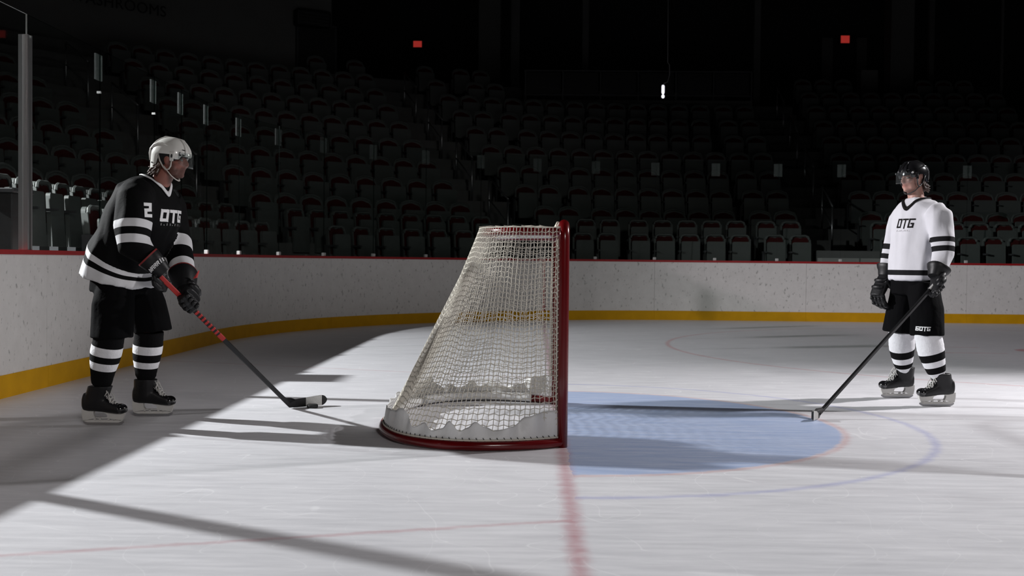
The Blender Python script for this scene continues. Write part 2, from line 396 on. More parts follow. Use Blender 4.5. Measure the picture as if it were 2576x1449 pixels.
for k, s in enumerate(gs[1:-1]):
    p, q = bpath(s); t_ = V((-q.y, q.x, 0))
    Mx = Matrix(((t_.x, q.x, 0, p.x), (t_.y, q.y, 0, p.y), (0, 0, 1, 0), (0, 0, 0, 1)))
    if s in (1.35, -1.4, -4.2):        # framed with aluminium uprights
        g = G(); g.box((-.042, -.085, ZG0), (.042, -.05, 2.74), M=Mx); g.box((-.042, -.05, ZG0), (-.016, -.012, 2.74), M=Mx)
        g.box((.010, -.05, ZG0), (.030, -.008, 2.74), M=Mx); g.box((.034, -.05, ZG0), (.042, -.015, 2.74), M=Mx)
        obj('upright', g, M['alu'], glass)
    else:
        g = G(); g.box((-.028, -.062, ZG0), (.028, -.014, ZG0+.05), M=Mx); obj('clip', g, M['clip'], glass, bevel=.008)
        g = G(); g.box((-.075, -.062, 2.63), (.075, -.047, 2.86), M=Mx); obj('bracket', g, M['tape'], glass)
        if 2 < s < 4.5: obj('clip', G().box((-.012, -.064, 2.51), (.012, -.03, 2.53), M=Mx), M['clip'], glass)

# ================================================================== STANDS
SX, SY, SR = 4.709, 14.337, 9.791            # first-row curve of the upper stand (end line, far line, radius)
SXC, SYC = -SX+SR, SY-SR
ZT = {1: 1.585, 2: 1.87, 3: 2.14, 4: 2.638, 5: 3.137}
for n in range(6, 14): ZT[n] = 3.137+.528*(n-5)
NR = 11
def roff(n): return .762+(n-2)*1.094
def rpath(n, s, extra=0.0):
    """point and facing direction on seat row n, s = length (0 where the row leaves the end line)"""
    if n < 3:
        d = (.80, 1.48)[n-1]+extra; xc, yc, r = XC, YC, RC+d
    else:
        d = roff(n)+extra; xc, yc, r = SXC, SYC, SR+d
    if s < 0: return V((xc-r, yc+s, 0)), V((1, 0, 0))
    if s < r*pi/2:
        a = pi-s/r; return V((xc+r*cos(a), yc+r*sin(a), 0)), V((-cos(a), -sin(a), 0))
    return V((xc+s-r*pi/2, yc+r, 0)), V((0, -1, 0))
def zfloor(n): return ZT[n]-(.88 if n < 3 else .84)
def row_s(n, px):
    """length at which row n is seen at image column px"""
    def col(s):
        p, q = rpath(n, s); x, y, z = proj((p.x, p.y, ZT[n])); return x if z > 1 else -1e9
    s = -4.0
    while s < 40 and col(s) < px: s += .4
    lo, hi = s-.4, s
    for _ in range(14):
        m = (lo+hi)/2
        if col(m) < px: lo = m
        else: hi = m
    return hi
def row_cut(n, a, b):
    """length at which the row crosses the line a-b"""
    a, b = V(a), V(b); d = b-a
    def side(s):
        p, q = rpath(n, s); return d.x*(p.y-a.y)-d.y*(p.x-a.x)
    s = 0.0; c0 = side(0) > 0
    while s < 45 and (side(s) > 0) == c0: s += .4
    if s >= 45: return None
    lo, hi = s-.4, s
    for _ in range(14):
        m = (lo+hi)/2
        if (side(m) > 0) == c0: lo = m
        else: hi = m
    return hi
terr = thing('floor_terraces', (-6, 14, 0), 'dark concrete seating terraces rising behind the boards', kind='structure')
for n in range(1, NR+2):
    e0 = -.70 if n == 1 else (-.34 if n == 2 else -.42); e1 = .36 if n == 1 else (.55 if n == 2 else .72)
    if n == 3: e0 = -.46
    if n == NR+1: e1 = 4.6
    rings = []; S = 34
    for i in range(90):
        s = -8+i*(S+8)/89
        p, q = rpath(n, s); A = p+q*(-e0); B = p-q*e1
        rings.append([V((A.x, A.y, max(0, zfloor(n)-1.1))), V((B.x, B.y, max(0, zfloor(n)-1.1))), V((B.x, B.y, zfloor(n))), V((A.x, A.y, zfloor(n)))])
    obj('tier', G().loft(rings), M['concrete'], terr)
AL = {'A1R': ((-7.03, 11.23), (-8.78, 12.58)), 'A2L': ((-4.74, 10.81), (-7.51, 14.46)), 'A2R': ((-1.33, 14.27), (-4.68, 22.46)),
      'BL': ((-.17, 14.94), (-3.44, 23.08)), 'BR': ((5.22, 14.3), (5.66, 22.8)), 'CL': ((6.45, 14.3), (7.15, 25.0))}
# steps in the three aisles
def aisle(L1, L2, rows, name):
    for n in rows:
        for half in (0, 1):
            sa, sb = (row_cut(n, *AL[L1]), row_cut(n, *AL[L2]))
            if sa is None or sb is None or sb-sa < .5: continue
            pa, qa = rpath(n, sa+.06); pb, qb = rpath(n, sb-.06)
            e = .42 if half == 0 else .14; z = zfloor(n)-(zfloor(n)-zfloor(n-1))*.5
            if half: continue
            A0, B0 = pa+qa*(e+.30), pb+qb*(e+.30); A1, B1 = pa+qa*(e-.01), pb+qb*(e-.01); zz = zfloor(n-1)
            g = G(); g.add([(A0.x, A0.y, zz), (B0.x, B0.y, zz), (B1.x, B1.y, zz), (A1.x, A1.y, zz), (A0.x, A0.y, z), (B0.x, B0.y, z), (B1.x, B1.y, z), (A1.x, A1.y, z)],
                           [(0,3,2,1),(4,5,6,7),(0,1,5,4),(1,2,6,5),(2,3,7,6),(3,0,4,7)])
            obj('step', g, M['concrete'], terr)
aisle('A1R', 'A2L', range(4, NR+1), 'a'); aisle('A2R', 'BL', range(4, NR+1), 'b'); aisle('BR', 'CL', range(4, NR+1), 'c')
# pale landing at the foot of the right-hand aisle
g = G(); g.box((5.15, 13.60, .70), (6.35, 13.95, 1.16)); obj('landing', g, M['concrete_pale'], terr)
g = G(); g.box((5.15, 13.95, .70), (6.35, 14.30, 1.30)); obj('landing', g, M['concrete'], terr)

# ---- seats: two kinds, built once at the origin facing +y (towards the ice), base on the floor
def rrect(w, z0, z1, r, dome=0.0, n=5, notch=0.0):
    """closed outline in the x-z plane, rounded top corners"""
    out = [(-w, z0), (w, z0)]
    for i in range(n+1):
        a = pi/2*i/n; out.append((w-r+r*cos(a), z1-r+r*sin(a)))
    k = 7
    for i in range(1, k):
        t = i/k; out.append(((w-r)*(1-2*t), z1+dome*sin(pi*t)-notch*(1 if .35 < t < .65 else 0)))
    for i in range(n+1):
        a = pi/2+pi/2*i/n; out.append((-w+r+r*cos(a), z1-r+r*sin(a)))
    return out
def slab(outline, y0, y1, lean=0.0, m=0, ybulge=0):
    A = [(x, y0-lean*z, z) for x, z in outline]; B = [(x, y1-lean*z, z) for x, z in outline]
    return G().prism(A, V((0, y1-y0, 0)), m)
def seat_meshes(kind):
    d = {}
    if kind == 'front':
        g = slab(rrect(.185, .30, .87, .07), -.05, .0, .10); fr = rrect(.185, .30, .875, .07)
        for side in (-1, 1): g.box((side*.185-.014, -.02, .36), (side*.185+.014, .028, .80), M=Matrix(((1,0,0,0),(0,1,-.10,0),(0,0,1,0),(0,0,0,1))))
        g.tube([(-.17, -.055+.0, .80), (-.15, -.058, .85), (-.10, -.06, .872), (0, -.06, .868), (.10, -.06, .872), (.15, -.058, .85), (.17, -.055, .80)], .022, 6)
        d['backrest'] = (g, 'seat_grey')
        d['back_pad'] = (slab(rrect(.155, .42, .838, .05, notch=.012), -.004, .012, .10), 'seat_red')
        p = rrect(.172, .16, .745, .035); d['seat_pan'] = (slab(p, .075, .125, .05), 'seat_grey')
        g = G(); g.box((.205, -.10, .0), (.232, .0, .56)); g.box((.198, -.10, .54), (.238, .20, .57)); d['armrest'] = (g, 'dark_metal')
    else:
        g = slab(rrect(.235, .28, .80, .10, .035), -.055, .0, .14)
        g.tube([(-.232, -.10, .66), (-.225, -.11, .735), (-.19, -.115, .80), (-.09, -.118, .836), (0, -.118, .846), (.09, -.118, .836), (.19, -.115, .80), (.225, -.11, .735), (.232, -.10, .66)], .022, 6)
        d['backrest'] = (g, 'seat_grey')
        d['back_pad'] = (slab(rrect(.205, .40, .765, .09, .03), -.004, .014, .14), 'seat_red')
        d['seat_pan'] = (slab(rrect(.222, .14, .665, .03), .05, .11, .06), 'seat_grey')
        g = G(); g.box((.252, -.14, .0), (.272, -.05, .56)); g.box((.248, -.16, .54), (.276, .16, .565)); d['armrest'] = (g, 'dark_metal')
    return d
SM = {}
for kd in ('front', 'upper'):
    SM[kd] = {}
    for part, (g, mt) in seat_meshes(kd).items():
        me = mesh_of(g, part); bm = bmesh.new(); bm.from_mesh(me); bmesh.ops.recalc_face_normals(bm, faces=bm.faces); bm.to_mesh(me); bm.free()
        me.materials.append(M[mt]); SM[kd][part] = (me, g)
seats = []          # (distance, kind, matrix, row, block, index)
def lay(n, s0, s1, block, gaps=()):
    pitch = .478 if n < 3 else .525+.006*(n-3)
    k = int((s1-s0-sum(gaps)+.06)/pitch)
    if k < 1: return
    slack = (s1-s0-k*pitch)
    for i in range(k):
        s = s0+pitch*(i+.5)
        if block == 'centre':
            if i >= k-2: s += slack
            elif i >= 2: s += slack*.45
        elif block == 'far left': s = s1-pitch*(k-i-.5)
        elif block == 'corner': s += slack*(i/(max(1, k-1)))
        p, q = rpath(n, s); x, y, z = proj((p.x, p.y, ZT[n]-.2))
        if x < -45 or x > 2620 or y < -60: continue
        t_ = V((q.y, -q.x, 0))
        Mx = Matrix(((t_.x, q.x, 0, p.x), (t_.y, q.y, 0, p.y), (0, 0, 1, zfloor(n)), (0, 0, 0, 1)))
        seats.append((z, 'front' if n < 3 else 'upper', Mx, n, block, (k-i) if block == 'far left' else i+1))
R12 = {1: ((232, 692), (826, 1200), (1438, 2047), (2213, 2700)), 2: ((-60, 602), (722, 1243), (1446, 2022), (2187, 2700))}
for n in (1, 2):
    for (a, b), nm in zip(R12[n], ('far left', 'corner', 'centre', 'right')): lay(n, row_s(n, a), row_s(n, b), nm)
for n in range(3, NR+1):
    cut = {k: row_cut(n, *v) for k, v in AL.items()}
    lay(n, row_s(n, -60), cut['A1R'], 'far left')
    lay(n, cut['A2L'] if n < 11 else row_s(n, 772), cut['A2R'], 'corner')
    lay(n, cut['BL'], cut['BR'] if n < 10 else row_s(n, {10: 1274, 11: 1236}[n]), 'centre')
    lay(n, cut['CL'], row_s(n, {9: 2562, 10: 2530, 11: 2190}.get(n, 2700)), 'right')
    if n == 11: lay(n, row_s(n, 2300), row_s(n, 2494), 'right')
seats.sort(key=lambda q: q[0])
ORD = 'first second third fourth fifth sixth seventh eighth ninth tenth eleventh twelfth thirteenth fourteenth fifteenth sixteenth seventeenth eighteenth nineteenth twentieth'.split()
seen = {}
for z, kd, Mx, n, block, i in seats[:300]:
    key = (n, block, i); seen[key] = seen.get(key, 0)+1
    if seen[key] > 1: i = i+7
    o = bpy.data.objects.new('folding_seat', None); COL.objects.link(o); o.matrix_world = Mx; o.empty_display_size = .1
    end = {'far left': 'right', 'corner': 'left', 'centre': 'left', 'right': 'left'}[block]
    tag(o, 'grey folding seat, %s row, %s from %s end of the %s block' % (ORD[n-1], ORD[min(i, 20)-1], end, block), 'seat', 'folding seats in the stands')
    for part, (me, g) in SM[kd].items():
        c = bpy.data.objects.new(part, me); COL.objects.link(c); c.parent = o
rest = G(); mi = {'seat_grey': 0, 'seat_red': 1, 'dark_metal': 2}
for z, kd, Mx, n, block, i in seats[300:]:
    for part, (me, g) in SM[kd].items():
        k = mi[me.materials[0].name]; rest.add([Mx @ V(q) for q in g.v], g.f, k)
print('SEATS', len(seats), {b: sum(1 for s in seats if s[4] == b) for b in ('far left', 'corner', 'centre', 'right')})
if rest.v: tag(obj('folding_seats', rest, [M['seat_grey'], M['seat_red'], M['dark_metal']]), 'dark upper rows of grey folding seats fading into the back of the hall', 'seats', kind='stuff')

# ---- handrails along the aisles
def handrail(L1, L2, rows, label):
    pts = []
    for n in rows:
        sa, sb = row_cut(n, *AL[L1]), row_cut(n, *AL[L2])
        if sa is None or sb is None: continue
        p, q = rpath(n, sa+(sb-sa)*.55); pts.append(V((p.x, p.y, zfloor(n))))
    r = thing('aisle_handrail', pts[0], label, 'handrail')
    for a in pts: obj('post', G().tube([a, a+V((0, 0, .95))], .022, 8), M['steel'], r, True)
    for a, b in zip(pts[::2], pts[1::2]):
        obj('rail', G().tube([a+V((0, 0, .95)), b+V((0, 0, .95))], .022, 8), M['steel'], r, True)
        obj('rail', G().tube([a+V((0, 0, .5)), b+V((0, 0, .5))], .016, 6), M['steel'], r, True)
handrail('BR', 'CL', (3, 4, 5, 6, 7, 8, 9, 10), 'grey tubular handrail climbing the aisle left of the white-shirted skater')
handrail('A2R', 'BL', (3, 4, 5, 6, 7, 8, 9, 10), 'grey tubular handrail climbing the aisle behind the goal')
handrail('A1R', 'A2L', (4, 5, 6, 7, 8, 9), 'grey tubular handrail climbing the aisle behind the black-shirted skater')

# ================================================================== HALL
g = G(); g.box((-24, 31.0, 0), (30, 31.3, 13)); tag(obj('wall_back', g, M['wall_dark']), 'dark back wall of the arena', kind='structure')
g = G(); g.box((-24.3, -16, 0), (-24, 31.3, 13)); tag(obj('wall_left', g, M['wall_dark']), 'dark end wall of the arena', kind='structure')
g = G(); g.box((-24.3, -16, 13), (30, 31.3, 13.3)); tag(obj('ceiling', g, M['wall_dark']), 'black arena ceiling', kind='structure')
# grey concourse wall above the corner block
WN = NR; we = 1.05; se = row_s(WN, 868)
def wring(s, z0, z1, e0, e1):
    p, q = rpath(WN, s); A, B = p-q*e0, p-q*e1
    return [V((A.x, A.y, z0)), V((B.x, B.y, z0)), V((B.x, B.y, z1)), V((A.x, A.y, z1))]
g = G().loft([wring(-6+(se+6)*i/40, 4.2, 8.05, we, we+.4) for i in range(41)])
cw = tag(obj('wall_concourse', g, M['wall_grey']), 'grey concourse wall above the corner seats', kind='structure')
def wall_pt(px, py, e=we-.01):
    s = row_s(WN, px)
    for k in range(60):           # walk to the wall point seen at that column
        p, q = rpath(WN, s); A = p-q*e; x, y, z = proj((A.x, A.y, 7)); s += (px-x)*.006
    p, q = rpath(WN, s); A = p-q*e; lo, hi = 0.0, 14.0
    for k in range(40):
        mid = (lo+hi)/2; x, y, z = proj((A.x, A.y, mid))
        if y > py: lo = mid
        else: hi = mid
    return V((A.x, A.y, lo)), q
pA, q = wall_pt(746, 150); pB, q2 = wall_pt(842, 72); t_ = (V((pB.x, pB.y, 0))-V((pA.x, pA.y, 0))); wd = t_.length; t_.normalize(); nq = V((t_.y, -t_.x, 0))
def wallM(p): return Matrix(((t_.x, nq.x, 0, p.x), (t_.y, nq.y, 0, p.y), (0, 0, 1, 0), (0, 0, 0, 1)))
dr = thing('door_1', (pA.x, pA.y, 5.2), 'dark doorway in the grey concourse wall', kind='structure')
obj('opening_shade', G().box((.03, .0, 5.0), (wd-.03, .05, pB.z), M=wallM(pA)), M['black'], dr)  # black slab standing for the shade inside the open doorway
obj('frame', G().box((-.03, .0, 5.0), (.03, .08, pB.z+.05), M=wallM(pA)).box((wd-.03, .0, 5.0), (wd+.03, .08, pB.z+.05), M=wallM(pA)).box((.03, 0, pB.z), (wd-.03, .08, pB.z+.05), M=wallM(pA)), M['dark_metal'], dr)
pC, _ = wall_pt(736, 66); pD, _ = wall_pt(822, 36)
un = thing('ventilation_unit', pC, 'black rounded ventilation unit mounted above the concourse doorway', 'ventilation unit')
ww = (V((pD.x, pD.y, 0))-V((pC.x, pC.y, 0))).length
obj('housing', G().box((0, 0, pC.z), (ww, .35, pD.z), M=wallM(pC)), M['black'], un, bevel=.06)
for i in range(4):
    z = pC.z+.06+i*(pD.z-pC.z-.1)/4; obj('louvre', G().box((.08, .35, z), (ww-.08, .37, z+.02), M=wallM(pC)), M['dark_metal'], un)
# lettering on the concourse wall
def lettering(text, P, tx, nq, size, m, parent, name='lettering', shear=0.0, spacing=1.05):
    cu = bpy.data.curves.new('t', 'FONT'); cu.body = text; cu.size = size; cu.extrude = .006; cu.shear = shear; cu.space_character = spacing
    to = bpy.data.objects.new('t', cu); COL.objects.link(to); bpy.context.view_layer.update()
    me = bpy.data.meshes.new_from_object(to.evaluated_get(bpy.context.evaluated_depsgraph_get())); bpy.data.objects.remove(to)
    up = V((0, 0, 1)); me.transform(Matrix(((tx.x, up.x, nq.x, P.x), (tx.y, up.y, nq.y, P.y), (tx.z, up.z, nq.z, P.z), (0, 0, 0, 1))))
    me.materials.clear(); return obj(name, me, m, parent)
pE, qe = wall_pt(152, 8, we-.03); pF, qf = wall_pt(400, 33, we-.03); tx = V((pF.x-pE.x, pF.y-pE.y, 0)); lw = tx.length; tx.normalize()
lettering('WASHROOMS', pE+V((tx.y, -tx.x, 0))*.45, tx, V((tx.y, -tx.x, 0)), lw/6.7, M['black'], cw)
# pillars and dark uprights at the back
for i, (x0, x1, Y, ztop) in enumerate(((1203, 1258, 27.6, 13), (1284, 1306, 26.6, 9.6), (1464, 1480, 26.2, 13), (1896, 1912, 26.2, 13), (2240, 2298, 26.8, 13), (2336, 2349, 27.4, 13), (2517, 2523, 26.0, 13))):
    a, b = at(x0, 200, Y), at(x1, 200, Y); g = G(); g.box((a.x, Y, 0), (b.x, Y+(b.x-a.x), ztop))
    tag(obj('pillar', g, M['wall_grey'] if i in (0, 4) else M['concrete']), ['broad grey pillar left of the centre block', 'short slim pillar beside the broad pillar', 'slim dark post above the goal', 'slim dark post above the right end of the centre block',
        'broad grey pillar above the white-shirted skater', 'slim dark post right of the broad pillar', 'thin bright post near the right edge'][i], kind='structure')
# railed platform behind the centre block
Yp = 23.75; a, b = at(1318, 240, Yp), at(1892, 240, Yp)
pl = thing('viewing_platform', (a.x, Yp, 5.0), 'dark railed viewing platform behind the top row of the centre block', 'platform')
obj('deck', G().box((a.x, Yp, 4.9), (b.x, Yp+1.6, 5.42)), M['concrete'], pl)
obj('fascia', G().box((a.x, Yp-.06, 5.28), (b.x, Yp, 5.50)), M['wall_grey'], pl)
for i in range(7):
    x = a.x+.02+(b.x-a.x-.06)*i/6; obj('post', G().box((x, Yp, 5.42), (x+.04, Yp+.04, 6.32)), M['dark_metal'], pl)
for z in (5.62, 6.28): obj('rail', G().box((a.x, Yp-.01, z), (b.x, Yp+.05, z+.04)), M['dark_metal'], pl)
for i in range(6):
    x = a.x+.02+(b.x-a.x-.06)*i/6; obj('screen', G().box((x+.06, Yp+.01, 5.68), (x+(b.x-a.x)/6-.05, Yp+.025, 6.26)), M['black'], pl)
# exit signs
def exit_sign(px, py, w_, h_, label):
    p = at(px, py, 30.2); s_ = 2812/37.4
    r = thing('exit_sign', p, label, 'sign'); hw, hh = w_/s_/2, h_/s_/2
    obj('housing', G().box((p.x-hw-.03, 30.2, p.z-hh-.03), (p.x+hw+.03, 30.32, p.z+hh+.03)), M['black'], r)
    obj('face', G().box((p.x-hw, 30.18, p.z-hh), (p.x+hw, 30.2, p.z+hh)), glow('exit_red', (1, .075, .06), .26), r)
    obj('bracket', G().box((p.x-.03, 30.3, p.z-.05), (p.x+.03, 31.0, p.z+.05)), M['black'], r)
exit_sign(1050.5, 111, 21, 15, 'small glowing red exit sign above the corner seats')
exit_sign(2126, 99, 21, 18, 'small glowing red exit sign above the right block')
# lighter door jambs and a cabinet round the right-hand exit
d2 = thing('door_2', at(2110, 190, 30.4), 'dark exit doorway with pale jambs under the right exit sign', kind='structure')
for x0, x1, y0, y1 in ((2066, 2096, 95, 215), (2154, 2181, 95, 215)):
    a, b = at(x0, y1, 30.4), at(x1, y0, 30.4); obj('jamb', G().box((a.x, 30.4, a.z), (b.x, 30.6, b.z)), M['wall_grey'], d2)
a, b = at(2166, 232, 27.8), at(2209, 176, 27.8); ca = thing('cabinet', (a.x, 27.8, a.z), 'pale grey cabinet beside the right exit doorway', 'cabinet')
obj('body', G().box((a.x, 27.8, zfloor(NR+1)-.01), (b.x, 28.3, b.z)), M['concrete_pale'], ca); obj('door', G().box((a.x+.03, 27.78, a.z), (b.x-.03, 27.8, b.z-.03)), M['concrete_pale'], ca)
# glowing tube on a cable, standing in for a bright glint in the glass
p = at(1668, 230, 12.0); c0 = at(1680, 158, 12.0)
hl = thing('glass_glint', p, 'small bright white glint, built as a glowing tube on a thin cable', 'glint')
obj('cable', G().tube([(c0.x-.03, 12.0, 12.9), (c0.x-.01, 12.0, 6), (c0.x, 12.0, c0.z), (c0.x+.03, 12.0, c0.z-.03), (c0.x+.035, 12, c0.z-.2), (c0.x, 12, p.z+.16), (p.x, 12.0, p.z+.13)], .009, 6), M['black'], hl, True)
obj('tube', G().tube([p+V((0, 0, .11)), p+V((0, 0, .09)), p+V((0, 0, -.02)), p+V((0, 0, -.045))], [.015, .026, .026, .016], 10), glow('glint_white', (.93, .92, 1), 1.0), hl, True)
obj('glint_tip', G().ell(p+V((0, 0, -.085)), ((.028, 0, 0), (0, .028, 0), (0, 0, .034))), glow('glint_tip_white', (.93, .92, 1), 1.0), hl, True)
# black bin behind the end glass, far left
bc = thing('black_bin', (-4.78, 2.37, zfloor(1)), 'tall black bin standing behind the glass at the left edge', 'bin')
obj('body', G().box((-4.95, 2.19, zfloor(1)), (-4.60, 2.55, 1.58)), M['black'], bc, bevel=.01); obj('lid', G().box((-4.97, 2.17, 1.58), (-4.58, 2.57, 1.62)), M['dark_metal'], bc, bevel=.01)

# ================================================================== GOAL
goal = thing('hockey_goal', (-.5, 0, 0), 'red-framed hockey goal with white netting and canvas skirt, seen from its side', 'goal')
PY = .945
def mirror(c): return c + [V((q.x, -q.y, q.z)) for q in reversed(c[:-1])]
base_c = resample(mirror(spline([V(q) for q in ((0, -PY, 0), (-.14, -1.035, 0), (-.32, -1.10, 0), (-.52, -1.12, 0), (-.74, -1.05, 0), (-.93, -.87, 0), (-1.05, -.58, 0), (-1.09, -.28, 0), (-1.09, 0, 0))], 10)), 161)
top_c = resample(mirror(spline([V(q) for q in ((0, -PY+.01, 0), (-.14, -.935, 0), (-.30, -.90, 0), (-.42, -.80, 0), (-.485, -.62, 0), (-.50, -.35, 0), (-.50, 0, 0))], 10)), 161)
# posts and crossbar, one bent pipe
pth = [V((0, -PY, .0)), V((0, -PY, .4)), V((0, -PY, .8)), V((0, -PY, 1.16))]
for k in range(1, 7):
    a = pi/2*k/6; pth.append(V((0, -PY+.085*(1-cos(a)), 1.165+.085*sin(a))))
pth += [V((0, -.4, 1.25)), V((0, 0, 1.25))]
full = pth + [V((q.x, -q.y, q.z)) for q in reversed(pth[:-1])]
obj('post_and_crossbar', G().tube(full, .0305, 16), M['red_paint'], goal, True)
obj('base_bar', G().tube([q+V((0, 0, .028)) for q in base_c], .027, 12), M['red_paint'], goal, True)
tf = resample(mirror(spline([V(q) for q in ((0, -.80, 0), (-.2, -.80, 0), (-.33, -.76, 0), (-.43, -.62, 0), (-.465, -.4, 0), (-.465, 0, 0))], 8)), 60)
obj('top_bar', G().tube([q+V((0, 0, 1.215)) for q in tf], .026, 10), M['red_paint'], goal, True)
obj('top_strap', G().tube([V((-.05, .55, 1.22)), V((-.3, .55, 1.215)), V((-.44, .5, 1.21))], .016, 8), M['canvas'], goal, True)
# netting: hexagonal mesh of cord
def net_pt(u, v):
    k = u*160; i = min(159, int(k)); f = k-i
    T, B = top_c[i].lerp(top_c[i+1], f), base_c[i].lerp(base_c[i+1], f)
    q = T.lerp(B*.975, v); z = 1.235*(1-v)+.075*v
    side = abs(sin(pi*min(u, 1-u)/.32)) if min(u, 1-u) < .32 else 0.0
    back = 1 if min(u, 1-u) > .30 else 0.0
    sag = .075*sin(pi*v)*side + .035*sin(pi*v)*back*(1+.4*sin(u*41))
    c = V((-.35, 0, 0)); d = (c-V((q.x, q.y, 0))); d.normalize()
    ripple = .010*sin(23*u*2*pi/3+v*5)*sin(pi*v)
    return V((q.x, q.y, z)) + d*(sag+ripple) + V((0, 0, .012*sin(u*60)*sin(pi*v)))
NU, NV = 124, 40
rnd = random.Random(3); nt = {}
for i in range(NU+1):
    for j in range(NV+1):
        zv = (.14 if i % 2 else -.14)/NV if 0 < j < NV else 0; inner = 0 < i < NU
        nt[i, j] = net_pt(min(1, max(0, i/NU+(rnd.uniform(-.09, .09)/NU if inner else 0)+(.05/NU*(1 if (i+j) % 2 else -1) if inner else 0))), min(1, max(0, j/NV+zv+rnd.uniform(-.07, .07)/NV)))
def cord(g, a, b, r=.0025):
    d = (b-a)
    if d.length < 1e-5: return
    d.normalize(); u = d.orthogonal().normalized(); w_ = d.cross(u)
    A = [a+(u*cos(2*pi*k/3)+w_*sin(2*pi*k/3))*r for k in range(3)]; B = [q+(b-a) for q in A]
    g.add(A+B, [(0, 1, 4, 3), (1, 2, 5, 4), (2, 0, 3, 5)])
g = G()
for i in range(NU+1):
    for j in range(NV):
        cord(g, nt[i, j], nt[i, j+1])
        if i < NU and j: cord(g, nt[i, j], nt[i+1, j])
for i in range(NU): cord(g, nt[i, 0], nt[i+1, 0], .004)
# roof panel of netting
NX, NY = 14, 52
def roof(i, j):
    y = -PY+.03+(2*PY-.06)*i/NY
    lim = .5 if abs(y) < .5 else .5-(abs(y)-.5)*.35-max(0, abs(y)-.72)*1.1
    zig = .16*(1 if (i+j) % 2 == 0 else -1)/NX
    u = min(1, max(0, j/NX+(zig if 0 < j < NX else 0))); return V((-lim*u, y, 1.245-.012*sin(pi*u)))
for i in range(NY+1):
    for j in range(NX):
        cord(g, roof(i, j), roof(i, j+1))
        if i < NY and (i+j) % 2 == 0: cord(g, roof(i, j), roof(i+1, j))
net_o = obj('netting', g, M['cord'], goal, True, fix=False)
# lacing that ties the net to the posts, crossbar
def lacing(pts, rad, turns, r=.0032):
    P = resample(pts, turns*6+1); out = []
    for i, q in enumerate(P):
        a = P[max(0, i-1)]; b = P[min(len(P)-1, i+1)]; t = (b-a).normalized(); u = V((-1, 0, 0)); u = (u-t*u.dot(t)).normalized(); w_ = t.cross(u)
        an = 2*pi*i/6; out.append(q+u*(.034+.009*cos(an))+w_*sin(an)*rad*.55)
    return out
for sgn in (-1, 1):
    obj('lacing', G().tube(lacing([V((0, sgn*PY, .12)), V((0, sgn*PY, 1.14))], .036, 30), .0032, 5), M['cord'], goal, True)
    obj('lacing', G().tube([V((-.034, sgn*PY, .1)), V((-.036, sgn*PY, .6)), V((-.034, sgn*PY, 1.17))], .005, 6), M['cord'], goal, True)
obj('lacing', G().tube(lacing([V((0, -.85, 1.25)), V((0, .85, 1.25))], .036, 44), .0032, 5), M['cord'], goal, True)
# canvas skirt, scalloped
SKH = [(0.0, .165), (.05, .160), (.13, .150), (.19, .135), (.26, .085), (.37, .062), (.43, .085), (.48, .112), (.53, .075), (.57, .058), (.63, .112), (.68, .065), (.73, .052), (.79, .088), (.84, .06), (.88, .09), (.925, .150), (1.0, .12), (1.09, .105), (1.2, .10)]
def skirt_h(B, u):
    x = -B.x
    if abs(B.y) < .55: return .10+.012*sin(u*70)
    for (a, ha), (b, hb_) in zip(SKH, SKH[1:]):
        if a <= x <= b: t = (x-a)/(b-a); t = t*t*(3-2*t); return ha+(hb_-ha)*t
    return .10
g = G(); rows_ = []
NS = 320
for i in range(NS+1):
    u = .004+.992*i/NS; k = u*160; ii = min(159, int(k)); B = base_c[ii].lerp(base_c[ii+1], k-ii)
    a, b = base_c[max(0, ii-1)], base_c[min(160, ii+2)]; t = (b-a).normalized(); nrm = V((t.y, -t.x, 0))
    if nrm.dot(V((B.x+.45, B.y, 0))) < 0: nrm = -nrm
    h = skirt_h(B, u); col_ = []
    for j in range(9):
        v = j/8; wr = .013*sin(u*26*2*pi)*v + .004*sin(u*131+v*3)*v
        col_.append(V((B.x, B.y, .048+h*v)) - nrm*(.004+.016*v) + nrm*(wr*(1.1 if abs(B.y) > .9 else .35)))
    rows_.append(col_)
g.loft(rows_, 0, False, False)
sk = obj('skirt', g, M['canvas'], goal, True, fix=False); md = sk.modifiers.new('t', 'SOLIDIFY'); md.thickness = .003
g = G(); rows_ = []
for i in range(8, 153):
    B = base_c[i]; t = (base_c[i+1]-base_c[i-1]).normalized(); nrm = V((t.y, -t.x, 0))
    if nrm.dot(V((B.x+.45, B.y, 0))) < 0: nrm = -nrm
    rows_.append([V((B.x, B.y, z))-nrm*o for o, z in ((.030, .005), (.055, .02), (.052, .06), (.022, .074), (.020, .05))])
g.loft(rows_); obj('base_pad', g, M['canvas'], goal, True)
g = G()
for i in range(0, 100):
    u = .012+.976*i/99; k = u*160; ii = min(159, int(k)); B = base_c[ii].lerp(base_c[ii+1], k-ii)
    t = (base_c[min(160, ii+2)]-base_c[max(0, ii-1)]).normalized(); nrm = V((t.y, -t.x, 0))
    if nrm.dot(V((B.x+.45, B.y, 0))) < 0: nrm = -nrm
    g.tube([B+V((0, 0, .050))+nrm*.006-t*.008, B+V((0, 0, .072))-nrm*.004+t*.006], .0022, 4)
st = obj('stitching', g, M['dark_metal'], goal, True); st['kind'] = 'stuff'
obj('hem_cord', G().tube([q+V((0, 0, .058)) for q in base_c[1:-1]], .0055, 6), M['cord'], goal, True)

